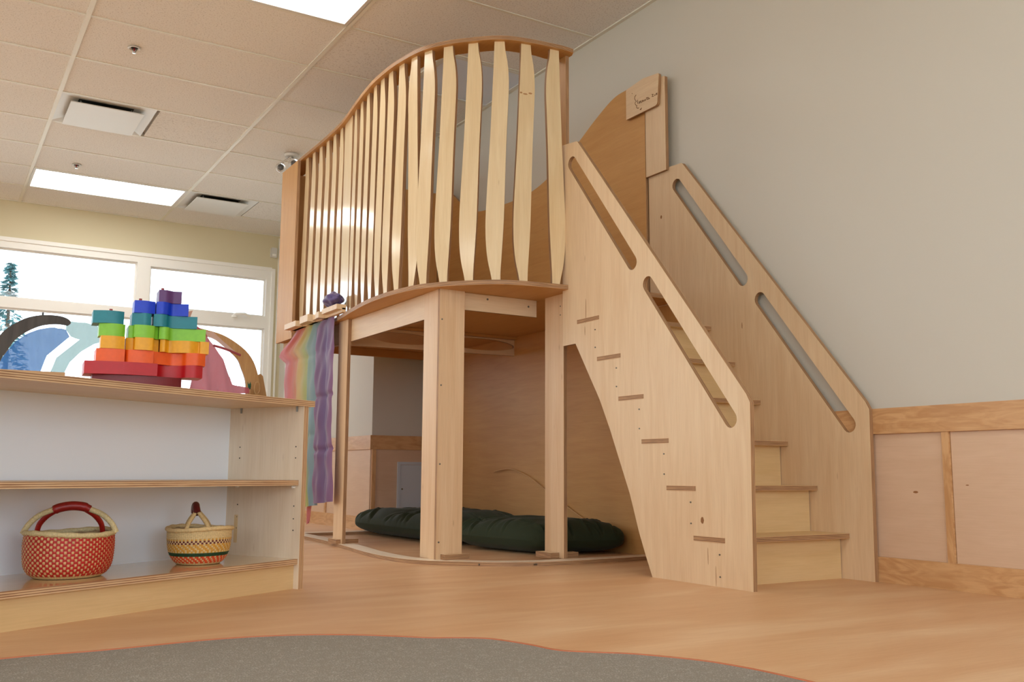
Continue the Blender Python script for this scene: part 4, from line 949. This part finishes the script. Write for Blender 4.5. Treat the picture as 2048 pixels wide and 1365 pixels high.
t = thing('plant_pot', (1.856, YP-.05, .897), 'tiny pot with a dark green sprig on the playstand shelf', 'plant pot')
MB().lathe([(.001, 0), (.014, 0), (.018, .036), (.015, .036), (.013, .01), (.001, .01)], (1.856, YP-.05, .8965), 18).build('pot', STW, t, smooth=40)
lf = MB()
for k in range(16):
    a_ = k*2.4; r_ = .006+.012*((k*7) % 5)/5
    p = Vector((1.856, YP-.05, .925)); q = p+Vector((r_*math.cos(a_), r_*math.sin(a_), .02+.045*((k*3) % 7)/7))
    lf.tube([p, (p+q)/2+Vector((0, 0, .004)), q], [.002, .006, .001], 5)
lf.build('sprig', plain('dark_leaf', srgb(28, 92, 66), .5), t, smooth=60)
t = MB().tube([(1.905+.018*math.cos(a_*PI/12), YP-.06+.004*math.sin(a_), .9425+.042*math.sin(a_*PI/12)) for a_ in range(24)], .0035, 8, closed=True).build('wooden_hoop', STW, smooth=60)
tag(t, 'thin wooden hoop standing beside the tiny plant pot', 'hoop')

# ================================================================== OUTSIDE: PINE TREES
def tree(x, y, h, r, seed, label):
    rnd = random.Random(seed); t = thing('pine_tree', (x, y, -.1), label, 'tree', 'trees outside the windows')
    MB().tube([(x, y, -.12), (x+.05, y, h*.5), (x, y, h)], [.09, .06, .015], 8).build('trunk', plain('bark', srgb(90, 76, 64), .9), t)
    b = MB()
    for k in range(1500):
        f = rnd.random()**.8; z = h*(.12+.88*f); rr = r*(1-f)*(.4+.6*rnd.random())+.05; a_ = rnd.uniform(0, 2*PI)
        p = Vector((x+rr*math.cos(a_), y+rr*math.sin(a_), z-rr*.25)); s_ = rnd.uniform(.05, .12)
        d = Vector((math.cos(a_), math.sin(a_), rnd.uniform(-.6, .3))); w_ = Vector((-math.sin(a_), math.cos(a_), rnd.uniform(-.5, .5)))
        b.face([p-d*s_, p+w_*s_*.5, p+d*s_, p-w_*s_*.5])
    o = b.build('needles', plain('needle_green', srgb(86, 128, 132), .8, var=.2, bscale=5), t, recalc=False, merge=False); o['kind'] = 'stuff'
tree(1.45, 25, 5.2, 1.0, 2, 'tall thin pine seen through the window at the far left')
tree(-.6, 24, 3.6, .8, 6, 'shorter pine at the left edge of the window view')

# ================================================================== CARPET WITH WAVY EDGE
CE = cr_spline([(-1.6, 1.30), (-1.1, 1.62), (-.6, 1.92), (-.2, 2.16), (.166, 2.247), (.353, 2.246), (.566, 2.265), (.678, 2.258), (.785, 2.228), (.886, 2.173), (.965, 2.108), (1.03, 2.045), (1.085, 2.015), (1.145, 1.965), (1.182, 1.86), (1.2, 1.77), (1.25, 1.715), (1.315, 1.655), (1.378, 1.555), (1.409, 1.468), (1.425, 1.323), (1.42, 1.0), (1.35, .5), (1.3, -.4), (1.25, -2.0)], 6)
cp_ = MB().prism([*CE, (-1.6, -2.0)], [], .006, (0, 0, .0005), EX, EY, EZ).build('carpet', ['carpet', 'carpet']); tag(cp_, 'grey loop pile carpet with a wavy edge in the foreground', 'carpet')
MB().tube([(x, y, .0055) for x, y in CE], .0035, 6).build('edge_strip', 'rust', cp_, smooth=60)['label'] = 'thin rust coloured edge strip'
